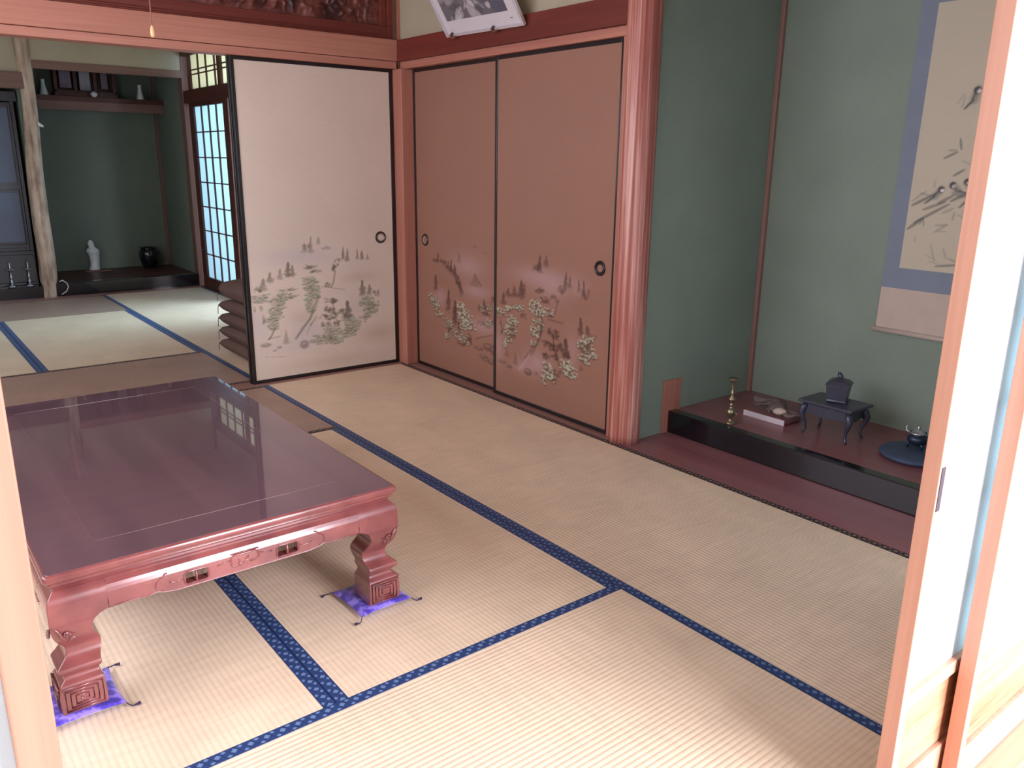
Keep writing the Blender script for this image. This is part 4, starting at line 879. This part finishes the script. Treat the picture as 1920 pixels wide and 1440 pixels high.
ib = empty('incense_burner', (2.515, .625, AZ+TH)); tag(ib, 'square lidded dark incense burner on the small stand', 'incense burner')
ROT = math.radians(20)
def sq(w, z, n=1): return [((a*w)*math.cos(ROT)-(b*w)*math.sin(ROT), (a*w)*math.sin(ROT)+(b*w)*math.cos(ROT), z) for a, b in ((1, 1), (-1, 1), (-1, -1), (1, -1))]
MB().loft([sq(.036, 0), sq(.040, .004), sq(.038, .01), sq(.044, .066), sq(.045, .072)]).build('body', DKB, ib, bevel=.0015)
MB().loft([sq(.048, .072), sq(.049, .076), sq(.036, .090), sq(.016, .099), sq(.010, .100)]).build('lid', DKB, ib, bevel=.001)
MB().tube([(0, 0, .098), (.003, 0, .108), (-.003, 0, .116), (.001, 0, .124)], [.010, .012, .010, .003], 8).tube([(-.004, 0, .112), (-.012, 0, .126)], [.005, .002], 6).build('finial', DKB, ib, smooth=True)

# round dark pad and little burner near the screen
BLU = plain('dark_blue_cloth', srgb(62, 80, 106), .6, var=.1)
rp = tag(MB().lathe([(.001, 0), (.12, 0), (.134, .006), (.138, .014), (.132, .022), (.11, .027), (.05, .030), (.001, .030)], n=48).build('round_pad', BLU, None, smooth=True), 'dark blue round pad on the alcove floor beside the white screen', 'pad')
rp.location = (2.865, .640, AZ)
tb = empty('tripod_burner', (2.850, .665, AZ+.0295)); tag(tb, 'small dark tripod burner with silvery ears on the round pad', 'incense burner')
DKS = plain('dark_glazed_metal', srgb(54, 66, 88), .3, .5); BRT = plain('bright_metal_trim', srgb(190, 196, 204), .25, .8)
MB().lathe([(.001, .016), (.020, .014), (.034, .022), (.040, .036), (.038, .048), (.028, .055), (.026, .058), (.032, .062), (.030, .064), (.022, .060), (.001, .056)], n=32).build('bowl', DKS, tb, smooth=True)
for a in (90, 210, 330): 
    c, s_ = math.cos(math.radians(a)), math.sin(math.radians(a)); MB().tube([(.026*c, .026*s_, .026), (.034*c, .034*s_, .012), (.031*c, .031*s_, .002)], [.008, .006, .004], 8).build('leg', DKS, tb, smooth=True)
for sg in (-1, 1): MB().tube([(sg*.030, 0, .058), (sg*.046, 0, .060), (sg*.050, 0, .076), (sg*.044, 0, .082)], [.003, .004, .005, .004], 7).build('ear', BRT, tb, smooth=True)
MB().lathe([(.031, .060), (.034, .063), (.031, .066)], n=28, cap=False).lathe([(.001, .074), (.006, .077), (.007, .084), (.003, .092), (.001, .093)], n=12).lathe([(.028, .063), (.018, .072), (.005, .076)], n=24, cap=False).build('lid', BRT, tb, smooth=True)

# ================================================================== FAR ALCOVE THINGS
FZ = .1145; WHT = plain('white_porcelain', srgb(214, 224, 226), .3, coat=.4)
ss = empty('statue_stand', (-4.62, -.752, FZ)); tag(ss, 'thin dark wooden base under the white figurine', 'base')
MB().box(-.07, .07, -.11, .115, 0, .010).box(-.06, -.04, -.1, .1, -.0, .001).build('board', W_GREYB['y'], ss, bevel=.002)
sg_ = empty('porcelain_figurine', (-4.62, -.775, FZ+.0105)); tag(sg_, 'white porcelain robed figurine standing in the far alcove', 'figurine')
prof = [(.036, 0, 0), (.040, .004, 0), (.040, .02, 0), (.034, .03, 0), (.033, .08, 0), (.038, .14, -.002), (.046, .175, -.004), (.047, .19, -.004), (.040, .205, -.003), (.024, .222, -.002), (.021, .23, -.002), (.024, .245, -.004), (.0235, .262, -.004), (.018, .275, -.002), (.012, .288, 0), (.004, .294, 0)]
rings = [[(r*.95*math.cos(2*math.pi*k/24)*(1+.05*math.sin(5*2*math.pi*k/24+z*9)*(z < .2))+.0, r*1.25*math.sin(2*math.pi*k/24)+dy+.012*math.sin(z*14), z) for k in range(24)] for r, z, dy in prof]
MB().loft(rings).build('body', WHT, sg_, smooth=True)
MB().tube([(.018, -.034, .175), (.036, -.02, .165), (.040, .004, .172)], [.014, .011, .008], 8).tube([(.018, .034, .175), (.036, .02, .165), (.040, .0, .172)], [.014, .011, .008], 8).build('sleeves', WHT, sg_, smooth=True)
pt = tag(MB().lathe([(.001, 0), (.055, 0), (.062, .01), (.085, .07), (.098, .13), (.096, .165), (.080, .188), (.070, .192), (.074, .200), (.086, .204), (.084, .209), (.064, .203), (.06, .19), (.001, .10)], n=40).build('dark_jar', plain('dark_glazed_jar', srgb(20, 26, 34), .18, coat=.8), None, smooth=True), 'round dark glazed jar at the right of the far alcove', 'jar')
pt.location = (-4.60, -.262, FZ)
lp = tag(MB().tube([(-3.86, -1.225, .135), (-3.858, -1.195, .145), (-3.856, -1.165, .118), (-3.857, -1.155, .085), (-3.858, -1.175, .045), (-3.86, -1.215, .020)], .0045, 6).build('cable_loop', plain('white_cable', srgb(210, 208, 204), .5), None, smooth=True), 'white cable loop at the foot of the gnarled pillar', 'cable')
# shelf
sh = empty('alcove_shelf', (-4.6, -.6, 1.66)); tag(sh, 'dusky wooden shelf high in the far alcove', 'shelf')
keep(MB().box(-4.78, -4.50, -1.298, -.002, 1.70, 1.745).build('board', W_DARK['y'], None, bevel=.002), sh)
keep(MB().box(-4.53, -4.508, -1.298, -.002, 1.620, 1.70).build('front_rail', W_GREYB['y'], None, bevel=.002), sh)
SZ = 1.7455
for (y, lb) in ((-1.030, 'white tapered sake bottle at the left end of the shelf'), (-.200, 'white tapered sake bottle at the right end of the shelf')):
    v = tag(MB().lathe([(.001, 0), (.034, 0), (.036, .004), (.030, .03), (.020, .07), (.0155, .10), (.0155, .128), (.020, .134), (.012, .134), (.001, .12)], n=24).build('sake_bottle', WHT, None, smooth=True), lb, 'bottle', 'white sake bottles on the far shelf'); v.location = (-4.545, y, SZ)
v = tag(MB().lathe([(.001, 0), (.016, 0), (.018, .004), (.030, .018), (.032, .032), (.024, .044), (.008, .050), (.004, .056), (.001, .056)], n=28).build('lidded_bowl', WHT, None, smooth=True), 'small round white lidded bowl at the middle of the shelf', 'bowl'); v.location = (-4.53, -.615, SZ)
# household shrine on the shelf
hs = empty('household_shrine', (-4.65, -.665, SZ)); tag(hs, 'dark wooden household shrine with pale drapes on the shelf', 'shrine')
HD = W_DARK['z']
MB().box(-.10, .075, -.27, .27, 0, .035).box(-.10, .055, -.25, .25, .035, .055).build('base', HD, hs, bevel=.002)
for y in (-.25, -.085, .085, .25): MB().box(.02, .05, y-.014, y+.014, .055, .36).build('post', HD, hs, bevel=.002)
MB().box(-.10, -.09, -.25, .25, .055, .36).build('back_panel', HD, hs)
MB().box(-.11, .085, -.30, .30, .36, .385).prism([(-.30, .385), (0, .47), (.30, .385)], -.11, .085, lambda p_, d: (d, p_[0], p_[1])).build('roof', HD, hs, bevel=.002)
DRP = plain('pale_drape', srgb(150, 150, 158), .7, var=.12); DRP2 = plain('mauve_drape', srgb(120, 108, 124), .7, var=.2)
for y, wd, zb_, m_ in ((-.170, .045, .075, DRP2), (-.005, .042, .060, DRP), (.165, .024, .080, DRP2)):
    mb = MB(); vs = [(.055+.006*math.sin(i*2.1), y-wd+2*wd*i/12+.012*(1-z/.36)*(i/12-.5), z) for z in (zb_, .18, .36) for i in range(13)]
    mb.add(vs, [(j*13+i, j*13+i+1, (j+1)*13+i+1, (j+1)*13+i) for j in range(2) for i in range(12)])
    o = mb.build('drape', m_, hs, smooth=True); sd = o.modifiers.new('s', 'SOLIDIFY'); sd.thickness = .003
# ---- household altar cabinet in the left recess
al = empty('altar_cabinet', (-4.3, -1.80, .1055)); tag(al, 'tall black lacquered household altar cabinet left of the gnarled pillar', 'altar cabinet')
NVY = plain('blue_black_lacquer', srgb(28, 34, 46), .3, coat=.5); NV2 = plain('bluish_lacquer_panel', srgb(62, 78, 104), .35, coat=.3)
MB().box(-.35, .30, -.44, .44, 0, .30).box(-.35, -.32, -.44, .44, .30, 1.60).box(-.35, .30, -.44, -.41, .30, 1.60).box(-.35, .30, .41, .44, .30, 1.60).box(-.37, .33, -.46, .46, 1.54, 1.62).box(-.33, .30, -.41, .41, .30, .33).build('body', NVY, al, bevel=.003)
for k, y in enumerate((.405, -.405)):
    s_ = 1 if k == 0 else -1; d = empty('door', (.31, y, 0)); d.parent = al; 
    mb = MB(); mb.box(0, .020, -s_*.27, 0, .33, 1.53); mb.build('leaf', NVY, d, bevel=.002)
    MB().box(.020, .024, -s_*.245, -s_*.025, .88, 1.49).box(.020, .024, -s_*.245, -s_*.025, .38, .80).build('inset_panel', NV2, d, bevel=.003)
    for (a, b, c, e) in ((-.255, -.02, .86, 1.51), (-.255, -.02, .36, .82)):
        mb = MB(); ya, yb = s_*a, s_*b; mb.tube([(.024, ya, c), (.024, yb, c), (.024, yb, e), (.024, ya, e)], .004, 6, closed=True); mb.build('moulding', NVY, d)
MB().box(.30, .33, -.43, .43, .03, .27).build('drawer_front', NVY, al, bevel=.004)
MB().box(-.10, .0, -.14, .14, .33, .9).lathe([(.05, .9), (.04, 1.0), (.02, 1.05)], (-.05, 0, 0)).build('inner_shrine', plain('dim_gilt', srgb(104, 90, 62), .4, .6), al)
# candlesticks in front of the altar
SLV = plain('dull_silver', srgb(160, 166, 176), .3, .8)
for k, (y, lb) in enumerate(((-1.575, 'silvery candlestick in front of the altar, at the picture edge'), (-1.440, 'silvery candlestick in front of the altar, beside the gnarled pillar'))):
    c = tag(MB().lathe([(.001, 0), (.030, 0), (.032, .006), (.012, .016), (.008, .03), (.015, .042), (.008, .054), (.007, .075), (.013, .085), (.007, .095), (.007, .125), (.010, .135), (.036, .150), (.038, .156), (.010, .153), (.006, .165), (.004, .20), (.001, .22)], n=24).build('candlestick', SLV, None, smooth=True), lb, 'candlestick', 'pair of candlesticks before the altar'); c.location = (-3.925, y, .106)
